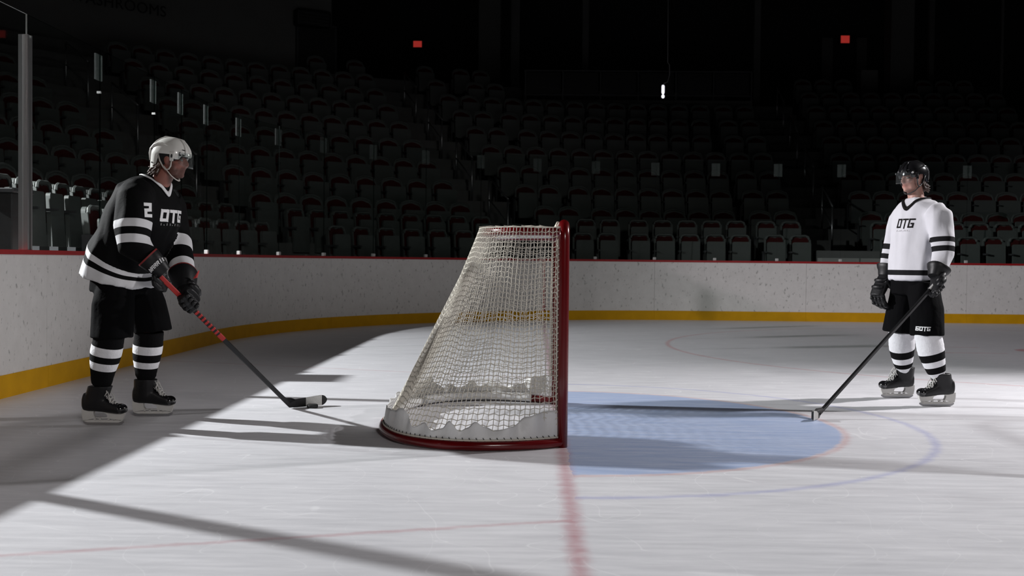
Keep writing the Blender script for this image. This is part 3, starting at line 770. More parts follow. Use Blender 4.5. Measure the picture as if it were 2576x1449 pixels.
# ================================================================== PUCK
pk = gnd(786, 1026); g = G()
prof = [(.034, 0), (.038, .003), (.038, .0225), (.034, .0254)]
g.loft([[V((pk.x+r*cos(2*pi*i/28), pk.y+r*sin(2*pi*i/28), z)) for i in range(28)] for r, z in prof])
pt = thing('hockey_puck', (pk.x, pk.y, 0), 'black rubber puck on the ice beside the taped blade', 'puck'); obj('disc', g, M['rubber'], pt, auto=40)
obj('knurled_rim', G().loft([[V((pk.x+(.0386 if (i % 2) else .0380)*cos(2*pi*i/56), pk.y+(.0386 if (i % 2) else .0380)*sin(2*pi*i/56), z)) for i in range(56)] for z in (.006, .0195)]), M['rubber'], pt)

# ================================================================== LETTERS as strokes laid on a surface
GL = {'O': [[(.12, .1), (.88, .1), (.88, .9), (.12, .9), (.12, .1)]], '0': [[(.12, .1), (.88, .1), (.88, .9), (.12, .9), (.12, .1)]],
      'T': [[(0, .9), (1, .9)], [(.5, .9), (.5, 0)]], 'G': [[(1, .9), (.12, .9), (.12, .1), (.9, .1), (.9, .45), (.58, .45)]],
      '6': [[(1, .9), (.12, .9), (.12, .1), (.88, .1), (.88, .5), (.12, .5)]], '2': [[(.05, .9), (.9, .9), (.9, .52), (.1, .48), (.1, .1), (1, .1)]],
      'W': [[(.0, 1), (.08, .1), (.5, .1), (.5, .8)], [(.5, .1), (.92, .1), (1, 1)]], 'A': [[(.08, 0), (.12, .9), (.88, .9), (.92, 0)], [(.12, .45), (.88, .45)]],
      'R': [[(.1, 0), (.1, .9), (.9, .9), (.9, .5), (.1, .5)], [(.5, .5), (.95, 0)]], 'I': [[(.5, 0), (.5, 1)]], '.': [[(.4, .1), (.6, .1)]], 'l': [[(.5, 0), (.5, .9)]]}
def decal(name, text, P, ux, uy, n, w_, h_, stroke, bvh, m, parent, gap=.25, shear=.22, off=.0018, reach=.35):
    """text on a surface: P lower left, ux/uy unit directions, n outward; each letter w_ x h_"""
    g = G(); P, ux, uy, n = V(P), V(ux), V(uy), V(n); adv = 0.0
    def put(a, b):
        q = P+ux*a+uy*b; hit = bvh.ray_cast(q+n*reach, -n, reach*2) if bvh else None
        if hit and hit[0] is not None: return hit[0]+n*off
        return None
    for ch in text:
        for poly in GL.get(ch, []):
            pts = [((x*w_+adv)+shear*y*h_, y*h_) for x, y in poly]
            for (x0, y0), (x1, y1) in zip(pts, pts[1:]):
                d = V((x1-x0, y1-y0, 0)); ln = d.length; d.normalize(); nn = V((-d.y, d.x, 0)); k = max(2, int(ln/.006)); e = stroke/2
                A = [];
                for i in range(k+1):
                    t = -e+(ln+2*e)*i/k
                    for s_ in (-1, 0, 1): A.append(put(x0+d.x*t+nn.x*s_*e, y0+d.y*t+nn.y*s_*e))
                for i in range(k):
                    for c in (0, 1):
                        qd = [A[i*3+c], A[i*3+c+1], A[(i+1)*3+c+1], A[(i+1)*3+c]]
                        if all(v is not None for v in qd): g.add(qd, [(0, 1, 2, 3)])
        adv += w_*(1+gap)
    if not g.v: return None
    return obj(name, g, m, parent, True, fix=False)

# ================================================================== PIECES OF KIT
def seg_t(P, a, b):
    d = b-a; return (P-a).dot(d)/d.dot(d)
def dist_seg(P, a, b):
    t = max(0, min(1, seg_t(P, a, b))); return (P-(a+(b-a)*t)).length

def make_skate(parent, heel, toe, ankle, yaw_ref, lace_mat, holder_mat, accent=None):
    """heel, toe: ends of the runner on the ice; ankle: top of the boot"""
    f = V((toe.x-heel.x, toe.y-heel.y, 0)); Ln = f.length; f.normalize(); r = V((f.y, -f.x, 0)); up = V((0, 0, 1))
    c = (heel+toe)*.5; c.z = 0
    def at_(x, y, z): return c+f*x+r*y+up*z
    sk_ = obj('skate', fuse(_boot(at_, ankle, f, r), .0055, 3), M['boot'], parent)
    # holder: rail, towers, ribs
    g = G(); hl_ = Ln/2
    def pr(poly, w_): g.prism([at_(x, -w_, z) for x, z in poly], r*(2*w_))
    pr([(-hl_+.006, .026), (-hl_+.03, .018), (hl_-.03, .018), (hl_-.006, .028), (hl_-.012, .034), (-hl_+.01, .034)], .009)
    pr([(-hl_+.015, .050), (-hl_+.09, .043), (.03, .043), (hl_-.07, .046), (hl_-.02, .052), (hl_-.02, .056), (hl_-.07, .051), (-hl_+.09, .049), (-hl_+.02, .056)], .009)
    for x in (-hl_+.012, -hl_+.075, -.02, .035, hl_-.06, hl_-.022): pr([(x-.007, .030), (x+.007, .030), (x+.006, .050), (x-.006, .050)], .009)
    pr([(-hl_+.004, .030), (-hl_+.050, .038), (-hl_+.082, .046), (-hl_+.072, .062), (-hl_+.068, .080), (-hl_+.078, .098), (-hl_-.004, .102), (-hl_-.004, .07)], .015)       # rear tower
    pr([(hl_-.105, .046), (hl_-.05, .038), (hl_-.006, .034), (hl_+.004, .06), (hl_+.008, .080), (hl_-.13, .082), (hl_-.105, .074), (hl_-.098, .060)], .015)             # front tower
    obj('holder', g, holder_mat, sk_, auto=35)
    g = G(); n_ = 18; lo = []
    for i in range(n_+1):
        x = -hl_+Ln*i/n_; e = abs(i/n_-.5)*2; lo.append((x, .0005+.016*max(0, e-.82)/.18*e+.0006*e*e))
    g.prism([at_(x, -.002, z) for x, z in lo]+[at_(hl_-.004, -.002, .027), at_(-hl_+.004, -.002, .027)], r*.004); obj('runner', g, M['steel'], sk_)
    # laces criss-cross up the instep
    g = G()
    me_b = bvh_of(sk_.data) if False else None
    for i in range(7):
        t = i/6; x = .070-.080*t; z = .134+.085*t; w_ = .030-.004*t
        g.tube([at_(x+.012, -w_, z-.012), at_(x+.012, -w_*.4, z+.006), at_(x+.004, w_*.4, z+.008), at_(x, w_, z-.008)], .0038, 5)
        g.tube([at_(x+.010, w_, z-.014), at_(x+.008, w_*.4, z+.009), at_(x+.002, -w_*.4, z+.007), at_(x-.004, -w_, z-.008)], .0038, 5)
    for s_ in (-1, 1):
        g.tube([at_(-.008, s_*.008, .222), at_(.02, s_*.028, .235), at_(.035, s_*.040, .21), at_(.02, s_*.036, .185)], .0036, 5)
        g.tube([at_(-.008, s_*.008, .222), at_(.03, s_*.022, .22), at_(.05, s_*.038, .175), at_(.055, s_*.045, .145)], .0034, 5)
    obj('laces', g, lace_mat, sk_, True)
    obj('tongue', G().tube([at_(.045, 0, .148), at_(.015, 0, .195), at_(-.002, 0, .235), at_(.004, 0, .262)], [.026, .030, .033, .026], 10, flat=.35, up=f), M['boot'], sk_, True)
    if accent: obj('side_flash', G().prism([at_(x, .0475, z) for x, z in ((-.082, .205), (-.055, .208), (-.064, .160), (-.080, .160))], r*.004), accent, sk_)
    obj('toe_cap', G().ell(at_(hl_-.022, 0, .102), (f*.042, r*.046, up*.034)), M['black_gloss'], sk_, True)
    return sk_
def _boot(at_, ankle, f, r):
    g = G(); up = V((0, 0, 1))
    R_ = []
    for x, w_, z0, z1 in ((-.130, .022, .108, .170), (-.120, .034, .092, .200), (-.09, .041, .086, .205), (-.04, .042, .085, .200), (.0, .041, .082, .180), (.05, .044, .075, .150), (.095, .046, .071, .132), (.125, .039, .074, .122), (.143, .025, .082, .110)):
        zc, hz = (z0+z1)/2, (z1-z0)/2; R_.append(ring(at_(x, 0, zc), r, up, w_, hz, 20, 2.6))
    g.loft(R_)
    a = V((ankle.x, ankle.y, .245)); b0 = at_(-.056, 0, .13); d = a-b0; S_ = []
    for t, a_, b_ in ((0, .068, .045), (.35, .070, .050), (.7, .072, .058), (1, .074, .064)):
        S_.append(ring(b0+d*t, f, r, a_, b_, 20, 2.3))
    g.loft(S_)
    return g

def make_sock(parent, knee, ankle, cols, r0=.088, r1=.066, top_extra=.06, boot_top=.245):
    """cols: list of (t, material index) from knee 0 to ankle 1"""
    kd, ad = V(knee), V(ankle); d = ad-kd; tb = (kd.z-boot_top)/(kd.z-ad.z); g = G(); ts = [(-top_extra/d.length, r0*1.0)]; N_ = 26
    edges = sorted(set([round(-top_extra/d.length+i*(1+top_extra/d.length)/N_, 4) for i in range(N_+1)]+[e for e, m in cols if e > 0]+[1.08]))
    ax = d.normalized(); u = V((1, 0, 0)); u = (u-ax*u.dot(ax)).normalized(); w_ = ax.cross(u); R_, ms = [], []
    for k, t in enumerate(edges):
        q = max(0, min(1, t)); rr = r0+(r1-r0)*(q**1.2)+.012*sin(pi*min(1, q*1.5))*(1-q); rr *= 1+.012*sin(t*70)
        rr = rr*max(.55, 1-.17*max(0, min(1, (t-tb+.06)/.06))-1.6*max(0, t-tb)); R_.append(ring(kd+d*t-u*.006*sin(q*pi), u, w_, rr, rr*.95, 24))
        m = 0
        for e, mm in cols:
            if t >= e-1e-6: m = mm
        ms.append(m)
    g.loft(R_, mats=ms); return obj('sock', g, [M['sock_black'], M['sock_white']], parent, True)

def make_glove(parent, wrist, elbow, grip, axis, palm, thumb_dir, m_main, m_cuff, m_trim, curl=(50, 80, 70), size=1.0, flen=1.0, clen=1.0):
    """padded glove closed round a shaft through `grip` along `axis`; palm: unit vector from the back of the hand to the shaft"""
    wrist, grip, axis, palm = V(wrist), V(grip), V(axis).normalized(), V(palm).normalized()
    palm = (palm-axis*palm.dot(axis)).normalized(); e = axis.cross(palm)
    if e.dot(grip-wrist) < 0: e = -e
    K = size; g = G()
    # palm block: knuckle line runs along the shaft
    kn = grip-palm*.040*K + e*.010*K
    hw = .052*K
    R_ = []
    back = wrist
    for t, a_, b_ in ((0, .046, .040), (.35, .054, .042), (.7, .058, .041), (1.0, .056, .034)):
        c = back.lerp(kn, t); R_.append(ring(c, axis, palm, a_*K, b_*K, 20, 2.8))
    g.loft(R_)
    hand_obj = None
    fg = []
    for k in range(4):                                    # four fingers of unequal length
        o = (k-1.5)*.029*K; ln = (.040, .045, .043, .034)[k]*K*flen
        p = kn+axis*(-o if thumb_dir > 0 else o)+e*.006; d = e.copy(); pts = [p-e*.03]; an = 0
        for c_ in curl:
            an += radians(c_); d = e*cos(an)+palm*sin(an); p2 = p+d*ln
            fg.append((p.copy(), p2.copy())); p = p2; ln *= .84
    for a_, b_ in fg: g.tube([a_-(b_-a_)*.12, a_.lerp(b_, .15), a_.lerp(b_, .85), b_+(b_-a_)*.10], [.013*K, .0165*K, .0165*K, .012*K], 10)
    # thumb leaves the side of the palm near its base and closes over the shaft
    tb = back.lerp(kn, .45)+axis*(.048*K*thumb_dir); t1 = tb+(axis*thumb_dir*.020+e*.040+palm*.022)*K; t2 = t1+(e*.022+palm*.034-axis*thumb_dir*.006)*K
    g.tube([tb-(t1-tb)*.5, tb, t1, t2], [.020*K, .023*K, .020*K, .014*K], 12)
    me = fuse(g, .0055, 2); hand = obj('glove', me, m_main, parent)
    # padded rolls across the back of the hand and over each finger
    r_ = G()
    for t in (.30, .62):
        c = back.lerp(kn, t)-palm*.034*K; r_ = G(); r_.tube([c-axis*.045*K, c-axis*.02*K-palm*.010, c+axis*.02*K-palm*.010, c+axis*.045*K], [.012*K, .019*K, .019*K, .012*K], 8); obj('back_roll', r_, m_main, hand, True)
    for k in range(4):
        for sgm in range(2):
            a_, b_ = fg[k*3+sgm]; md_ = a_.lerp(b_, .5); d = (b_-a_).normalized(); out = d.cross(axis); out = -out if out.dot(palm) > 0 and sgm == 0 else out
            if out.dot(md_-(grip)) < 0: out = -out
            r_ = G(); r_.tube([md_-d*.014*K+out*.008*K, md_+out*.0125*K, md_+d*.014*K+out*.008*K], [.011*K, .0145*K, .011*K], 8); obj('finger_roll', r_, m_main, hand, True)
    # flared cuff
    ax = (V(elbow)-wrist).normalized(); u = (axis-ax*axis.dot(ax)).normalized(); w_ = ax.cross(u); R_ = []
    for t, a_ in ((-.025, .050), (.015, .062), (.06, .072), (.105, .080), (.115, .078)): R_.append(ring(wrist+ax*t*K*(clen if t > .02 else 1), u, w_, a_*K, a_*.92*K, 24, 2.3))
    for t, a_ in ((.108, .070), (.05, .062), (.0, .045)): R_.append(ring(wrist+ax*t*K*(clen if t > .02 else 1), u, w_, a_*K, a_*.92*K, 24, 2.3))
    g = G().loft(R_, mats=[0, 0, 0, 1, 1, 1, 1]); cuff = obj('cuff', g, [m_cuff, m_trim], hand, auto=50)
    return hand, cuff, (wrist, ax, u, w_)

def make_head(body_g, c, f, up, k=1.0):
    """adds a head to the body shapes: c = head centre, f = forward, up"""
    f, up = V(f).normalized(), V(up).normalized(); up = (up-f*up.dot(f)).normalized(); r = f.cross(up)
    def q(x, y, z): return c+(f*x+r*y+up*z)*k
    E = body_g.ell
    E(q(-.012, 0, .035), (f*.098*k, r*.077*k, up*.092*k), nu=20, nv=14)        # skull
    E(q(.018, 0, -.030), (f*.074*k, r*.063*k, up*.080*k), nu=20, nv=14)        # face
    E(q(.045, 0, -.088), (f*.040*k, r*.042*k, up*.034*k))                      # jaw
    E(q(.072, 0, -.098), (f*.020*k, r*.022*k, up*.020*k))                      # chin
    E(q(.080, 0, .030), (f*.014*k, r*.052*k, up*.014*k))                       # brow
    for s_ in (-1, 1):
        E(q(.058, s_*.040, -.018), (f*.026*k, r*.022*k, up*.020*k))            # cheekbone
        E(q(-.012, s_*.076, -.008), (f*.019*k, r*.008*k, up*.032*k))           # ear
        E(q(.02, s_*.050, -.070), (f*.045*k, r*.016*k, up*.034*k))             # jaw angle
        E(q(.097, s_*.010, -.034), (f*.010*k, r*.010*k, up*.009*k))            # nostril
    body_g.tube([q(.084, 0, .022), q(.096, 0, .000), q(.108, 0, -.022), q(.100, 0, -.036), q(.085, 0, -.040)], [.009*k, .011*k, .014*k, .012*k, .008*k], 10)   # nose
    E(q(.086, 0, -.058), (f*.010*k, r*.024*k, up*.007*k)); E(q(.084, 0, -.071), (f*.010*k, r*.021*k, up*.008*k))                                            # lips
    return q, f, r, up

def make_helmet(parent, q, f, r, up, m_shell, m_strap, visor=True, tabs=True):
    """helmet shell as a grid from crown to a shaped lower edge, with vents, ear loops, strap and visor"""
    def edge(az):     # lower edge height by azimuth (0 = front)
        a = abs(az)/pi
        z = .034 if a < .22 else (.034-.030*(a-.22)/.06 if a < .28 else (.004+0*a if a < .38 else (.004+.046*(a-.38)/.05 if a < .43 else (.050 if a < .62 else (.050-.115*(a-.62)/.10 if a < .72 else -.065)))))
        return z
    na, nz_ = 72, 16; g = G()
    def P(az, t, o=0.0):
        z1 = edge(az); z = .158*cos(t*pi/2); lowz = z1
        # crown to rim: elliptical profile, longer at the back
        th = t*pi/2
        fx, bx = .126+o, .140+o
        zc = .030
        if t <= .8:
            s = sin(t/.8*pi/2); h = zc+(.125+o)*cos(t/.8*pi/2)
        else:
            s = 1.0-.05*(t-.8)/.2; h = zc+(lowz-zc)*(t-.8)/.2
        x = cos(az); y = sin(az); x = math.copysign(abs(x)**.86, x); y = math.copysign(abs(y)**.86, y)
        X = (fx if x > 0 else bx)*x*s-.008; Y = (.104+o)*y*s
        if x > 0 and t < .8: h -= .022*(x*s)**2*0.6
        return q(X, Y, h)
    A = [[P(-pi+2*pi*i/na, .06+.94*j/nz_) for i in range(na)] for j in range(nz_+1)]
    B = [[P(-pi+2*pi*i/na, .06+.94*j/nz_, -.014) for i in range(na)] for j in range(nz_+1)]
    rings = [list(reversed(x)) if False else x for x in B]; rings = B[::1]
    g.loft(B[:1]+A, cap=False); 
    g2 = G(); g2.loft(list(reversed(B)), cap=True); g.loft([A[-1], B[-1]], cap=False)
    sh = obj('helmet', g, m_shell, parent, auto=55)
    obj('liner', g2, M['pad'], sh, True)
    # raised ribs along the crown
    for s_ in (-.42, 0, .42):
        pts = []
        for i in range(15):
            t = .15+.6*abs(i-7)/7; az = (0 if i < 7 else pi)+(s_*(1 if i < 7 else -1))*(.6+.5*(abs(i-7)/7)); pts.append(P(az, t, .002))
        obj('ridge', G().tube(spline(pts, 3), [.0055*min(1, .25+.35*min(k_, 42-k_)) for k_ in range(43)], 8), m_shell, sh, True)
    for s_ in (-1, 1):
        obj('ridge', G().tube([P(s_*a_, t_, .003) for a_, t_ in ((.50*pi, .56), (.58*pi, .51), (.67*pi, .50), (.77*pi, .56), (.84*pi, .68), (.86*pi, .80), (.865*pi, .90))], [.002, .007, .0095, .010, .010, .008, .003], 10), m_shell, sh, True)
        for az, t, w_, h_ in ((.20*pi, .74, .011, .004), (.27*pi, .76, .008, .005), (.10*pi, .78, .010, .004), (.18*pi, .60, .014, .003), (.80*pi, .66, .004, .012), (.85*pi, .76, .004, .010), (.76*pi, .93, .010, .004)):
            p0 = P(s_*az, t, .0015); p1 = P(s_*az+.05, t, .0015); tx_ = (p1-p0).normalized(); ty = (P(s_*az, t-.05, .0015)-p0).normalized(); nn = tx_.cross(ty)
            nn = -nn if nn.dot(p0-q(0, 0, .03)) < 0 else nn
            obj('vent', G().ell(p0, (tx_*w_, ty*h_, nn*.004), nu=12, nv=6), M['pad'], sh, True)
        # side tab, ear loop and chin strap
        obj('side_tab', G().prism([q(.030+x, s_*.094, z) for x, z in ((-.016, .05), (.018, .05), (.014, -.012), (-.010, -.012))], r*(s_*.010)), m_shell, sh, bevel=.003)
        obj('buckle', G().ell(q(.032, s_*.106, .022), (f*.006, r*.003, up*.013), nu=10, nv=6), M['pad'], sh, True)
        lp = [q(.032, s_*.100, -.012), q(.030, s_*.098, -.045), q(.018, s_*.094, -.066), q(-.004, s_*.090, -.072), q(-.028, s_*.088, -.052), q(-.052, s_*.088, -.015), q(-.066, s_*.088, .02)]
        obj('ear_loop', G().tube(lp, .0048, 8), m_strap, sh, True)
        obj('chin_strap', G().tube([q(-.02, s_*.090, -.050), q(.004, s_*.085, -.078), q(.028, s_*.066, -.108), q(.048, s_*.034, -.128), q(.055, 0, -.134)], [.007]*5, 8, flat=.45), m_strap, sh, True)
    if visor:
        g = G(); rows_ = []
        for j in range(9):
            v = j/8; row = []
            for i in range(25):
                az = -1.02+2.04*i/24; hz = .052-.098*v*(1-.28*abs(az/1.02)**4)
                row.append(q(.142*cos(az)**.9-.004+.004*v, .118*sin(az), hz))
            rows_.append(row)
        g.loft(rows_, 0, False, False); vo = obj('visor', g, M['visor'], sh, True, fix=False)
        md = vo.modifiers.new('t', 'SOLIDIFY'); md.thickness = .0025
        for s_ in (-1, 1): obj('visor_screw', G().ell(q(.085, s_*.098, .045), (f*.008, r*.004, up*.008), nu=10, nv=6), M['steel'], sh, True)
    return sh

def make_stick(name, label, butt, heel, toe, face_n, colors, tape, h_blade=.066):
    """shaft from butt to heel; blade from heel to toe standing on the ice"""
    butt, heel, toe = V(butt), V(heel), V(toe); r = thing(name, (heel.x, heel.y, 0), label, 'hockey stick')
    d = (heel-butt); Ln = d.length; d.normalize(); n = V(face_n); n = (n-d*n.dot(d)).normalized(); w_ = d.cross(n)
    def box_(g, t0, t1, a_=.0095, b_=.0150, taper=1.0):
        R_ = []
        for t, k in ((t0, 1), (t1, taper)):
            c = butt+d*(t*Ln); R_.append([c+n*(x*a_*k)+w_*(y*b_*k) for x, y in ((-1, -.7), (-.6, -1), (.6, -1), (1, -.7), (1, .7), (.6, 1), (-.6, 1), (-1, .7))])
        g.loft(R_); return g
    for nm, t0, t1, m, kk in colors: obj(nm, box_(G(), t0, t1, .0095*kk, .0150*kk), m, r)
    # blade: rockered, curved, rounded toe
    bd = toe-heel; bl = bd.length; bd.normalize(); fn = V(face_n).normalized(); fn = (fn-bd*fn.dot(bd)); fn.z = 0; fn.normalize()
    def blade(t0, t1, m, nm, th=.0045, grow=0.0):
        R_ = []; K = 22
        for i in range(K+1):
            t = t0+(t1-t0)*(sin(pi/2*i/K) if t1 >= 1 else i/K); e = max(0, (t-.84)/.16); c = heel+bd*(bl*t); cur = .020*t*t
            top = h_blade*(.78+.34*t)*(.46+.54*sqrt(max(.0, 1-e*e))); bot = .004+.010*e*e+.016*max(0, .12-t)/.155+.42*h_blade*(1-sqrt(max(0, 1-e*e)))
            if t < .10: top = max(top-.010*(.10-t)/.10, .03)
            top = max(top, bot+.006); th_ = th*(1.5-.7*t)+grow; c = V((c.x, c.y, 0))+fn*cur
            R_.append([c-fn*th_+V((0, 0, bot)), c+fn*th_+V((0, 0, bot)), c+fn*th_+V((0, 0, top)), c-fn*th_+V((0, 0, top))])
        return obj(nm, G().loft(R_), m, r, auto=40)
    blade(-.035, 1.0, M['stick_black'], 'blade')
    if tape: blade(tape[0], tape[1], M['tape_white'], 'blade_tape', .0047, .0016)
    pd = (bd-d*bd.dot(d)).normalized(); u_ = V((0, 0, 1)); Q = heel
    poly = [Q-d*.12+pd*.0150, Q-d*.075+pd*.0155, Q-d*.05+pd*.019, Q+bd*.022+u_*.040, Q+bd*.05+u_*.029, Q+bd*.10+u_*.026, Q+bd*.10-u_*.022, Q-bd*.002-u_*.020, Q-d*.02-pd*.0155, Q-d*.12-pd*.0150]
    nn = d.cross(pd).normalized(); obj('hosel', G().prism([q-nn*.0085 for q in poly], nn*.017), M['stick_black'], r)
    return r

# ================================================================== SKATERS
from mathutils import noise as mnoise
import numpy as np
def skin_material(name, col, beard=None):
    m, t, b = nodes(name); tc = N(t, 'ShaderNodeTexCoord'); nz = N(t, 'ShaderNodeTexNoise', iScale=30.0, iDetail=3.0); L(t, tc.outputs['Object'], nz.inputs['Vector'])
    cur = MIX(t, nz.outputs['Fac'], tuple(c*.85 for c in col), tuple(c*1.12 for c in col))
    a = N(t, 'ShaderNodeAttribute', attribute_name='lip'); cur = MIX(t, a.outputs['Fac'], cur, (col[0]*.75, col[1]*.42, col[2]*.42))
    if beard:
        a = N(t, 'ShaderNodeAttribute', attribute_name='beard'); n2 = N(t, 'ShaderNodeTexNoise', iScale=160.0, iDetail=3.0); L(t, tc.outputs['Object'], n2.inputs['Vector'])
        cur = MIX(t, MA(t, 'MULTIPLY', a.outputs['Fac'], MA(t, 'MULTIPLY_ADD', n2.outputs['Fac'], .5, .6)), cur, beard)
    L(t, cur, b.inputs['Base Color']); b.inputs['Roughness'].default_value = .5; b.inputs['Subsurface Weight'].default_value = .06; b.inputs['Subsurface Radius'].default_value = (.01, .004, .002)
    return m
def wrinkle(me, amp, fr, fz, seed):
    n = len(me.vertices); co = np.empty(n*3); no = np.empty(n*3); me.vertices.foreach_get('co', co); me.vertices.foreach_get('normal', no)
    co = co.reshape(-1, 3); no = no.reshape(-1, 3); k = np.empty(n); nf = mnoise.noise
    for i, (x, y, z) in enumerate(co):
        # ridged folds that run down the cloth, plus a softer swell
        k[i] = (.55-abs(nf((x*fr+seed, y*fr, z*fz))))*1.1 + .5*nf((x*fr*2.3, y*fr*2.3+seed, z*fz*1.6))-.35
    co += no*(amp*k)[:, None]; me.vertices.foreach_set('co', co.ravel()); me.update()
def torso_rings(rings, f, rt, scale=1.0):
    out = []
    for c, hd, hw, tilt, pw in rings:
        fr = f*cos(radians(tilt))-V((0, 0, 1))*sin(radians(tilt)); out.append(ring(c, fr, rt, hd*scale, hw*scale, 36, pw))
    return out
def person(name, label, cfg):
    f = V(cfg['f']).normalized(); rt = V((f.y, -f.x, 0)); J = cfg['J']; up = V((0, 0, 1))
    root = thing(name, cfg['base'], label, 'person')
    for s_ in 'RL':
        h_, t_ = cfg['skate'+s_]; J[s_+'ank'].y = (h_.y+t_.y)*.5
    # ---- body: one continuous skin
    b = G(); b.loft(torso_rings([r_ for r_ in cfg['torso'][:-2]], f, rt, .72))
    q, hf, hr, hu = make_head(b, J['head'], cfg['hf'], cfg['hu'], cfg['hk'])
    limb(b, [J['chest'], J['neck'], q(-.028, 0, -.075), q(-.022, 0, -.03)], [.085, .062, .056, .058], 16)
    for s_ in 'RL':
        w0 = J[s_+'wr']; e0 = J[s_+'el']; limb(b, [J['chest'], J[s_+'sh'], e0, e0.lerp(w0, .85), w0], [.06, .048, .036, .026, .022], 12)
        limb(b, [J['pelvis'], J[s_+'hip'], J[s_+'knee'], J[s_+'ank'], J[s_+'ank']-up*.03], [.07, .062, .050, .034, .026], 12)
    me = fuse(b, .009, 2)
    lipc = q(.088, 0, -.064)
    fattr(me, 'lip', lambda P: max(0, 1-abs((P-lipc).dot(hu))/.013)*max(0, 1-abs((P-lipc).dot(hr))/.030)*(1 if (P-lipc).dot(hf) > -.014 else 0))
    def beard(P):
        d = P-J['head']; x, y, z = d.dot(hf), d.dot(hr), d.dot(hu)
        if z > .03 or z < -.17 or x < -.03: return 0
        jaw = max(0, min(1, (-.042-z)/.018))*max(0, min(1, (x-.005)/.02+ .4)); side = max(0, min(1, (-.0-z)/.03))*max(0, min(1, (.052-x)/.02))*max(0, min(1, (x+.01)/.015))
        mous = 1 if (-.052 < z < -.040 and x > .07) else 0
        return min(1, max(jaw, side, mous*.8))
    fattr(me, 'beard', beard)
    obj('body', me, cfg['skin'], root)
    for s_ in (-1, 1):
        ey = obj('eye', G().ell(q(.0725, s_*.031, .004), (hf*.012, hr*.013, hu*.0085), nu=14, nv=8), M['eye'], root, True)
        obj('iris', G().ell(q(.0825, s_*.031, .004), (hf*.003, hr*.0055, hu*.0050), nu=10, nv=6), M['iris'], ey, True)
        obj('eyebrow', G().tube([q(.090, s_*.014, .024), q(.089, s_*.032, .030), q(.074, s_*.052, .024)], [.004, .0055, .003], 6), cfg['hair'], root, True)
    # ---- jersey: torso and sleeves in one cloth
    jg = G(); jg.loft(torso_rings(cfg['torso'], f, rt))
    for s_ in 'RL': limb(jg, cfg['slv'+s_][0], cfg['slv'+s_][1], 20)
    jm = fuse(jg, .0105, 6)
    (c0, _, _, t0, _), (c1, _, _, t1, _) = cfg['torso'][0], cfg['torso'][1]
    n0 = V((0, 0, 1))*cos(radians(t0))+f*sin(radians(t0)); n1 = V((0, 0, 1))*cos(radians(t1))+f*sin(radians(t1))
    co_ = np.empty(len(jm.vertices)*3); jm.vertices.foreach_get('co', co_); co_ = co_.reshape(-1, 3)
    def nseg(a, b):
        a, b = np.array(a), np.array(b); d = b-a; t = np.clip(((co_-a)@d)/(d@d), 0, 1); return np.linalg.norm(co_-(a+t[:, None]*d), axis=1)
    def chain(pts, rad): return np.min([nseg(pts[i], pts[i+1])/rad(i) for i in range(len(pts)-1)], axis=0)
    T_ = cfg['torso']; dT = chain([r_[0] for r_ in T_], lambda i: (T_[i][1]+T_[i][2])*.5)
    dA = {s_: chain(cfg['slv'+s_][0], lambda i: max(cfg['slv'+s_][1][i:i+2])) for s_ in 'RL'}
    d0 = (co_-np.array(c0))@np.array(n0); d1_ = (np.array(c1)-co_)@np.array(n1)
    hem = np.where(d1_ < 0, 1-d1_*5, np.maximum(-.2, d0/np.maximum(1e-4, d0+d1_))); hem = np.where(np.minimum(dA['R'], dA['L']) < dT*.97, 5.0, hem)
    def put_attr(me, nm, val): jm.attributes.new(nm, 'FLOAT', 'POINT').data.foreach_set('value', val.astype(np.float32))
    put_attr(jm, 'hem', hem)
    for s_, o_ in (('R', 'L'), ('L', 'R')):
        a_, b_ = (np.array(q_) for q_ in cfg['stripe'+s_]); d_ = b_-a_; t_ = ((co_-a_)@d_)/(d_@d_)
        put_attr(jm, 'sleeve'+s_, np.where(dA[s_] > np.minimum(dT*.97, dA[o_]), -9.0, t_))
    wrinkle(jm, cfg['wr'], 7, 2.6, cfg['seed'])
    jersey = obj('jersey', jm, cfg['jersey_mat'], root)
    bv = BVHTree.FromPolygons([v.co+ORG[jersey.name] for v in jm.vertices], [tuple(p.vertices) for p in jm.polygons])
    # collar
    nb = V(cfg['collar_c']); rA, rB = [], []; K = 48
    for i in range(K):
        a_ = 2*pi*i/K; fr = max(0, cos(a_)); dip = cfg['dip']*fr**3
        for lst, rad, dz in ((rA, .090, .026), (rB, .097+.010*fr**3, .010)):
            P = nb+f*(cos(a_)*rad*1.05+.02*fr**2)+rt*(sin(a_)*rad*(1-.35*fr**4))+V((0, 0, dz-dip-.012*fr**2*(1 if lst is rB else 0)+cfg.get('backlift', 0)*max(0, -cos(a_))))
            h = bv.find_nearest(P); Q = h[0] if h[0] is not None else P
            nn = (Q-nb); nn = nn.normalized(); lst.append(Q+h[1]*.006 if (Q-P).length < .06 else P)
    g = G(); g.loft([rA+[rA[0]], rB+[rB[0]]], 0, False, False); co = obj('collar', g, cfg['collar_mat'], jersey, True, fix=False)
    md = co.modifiers.new('t', 'SOLIDIFY'); md.thickness = .005; md.offset = 0
    # ---- shorts
    sg_ = G(); sg_.loft(torso_rings(cfg['waist'], f, rt))
    for s_ in 'RL': limb(sg_, cfg['short'+s_][0], cfg['short'+s_][1], 20)
    sm_ = fuse(sg_, .009, 3); wrinkle(sm_, .012, 7, 2.0, cfg['seed']+3); shorts = obj('shorts', sm_, M['shell'], root)
    bs = BVHTree.FromPolygons([v.co+ORG[shorts.name] for v in sm_.vertices], [tuple(p.vertices) for p in sm_.polygons])
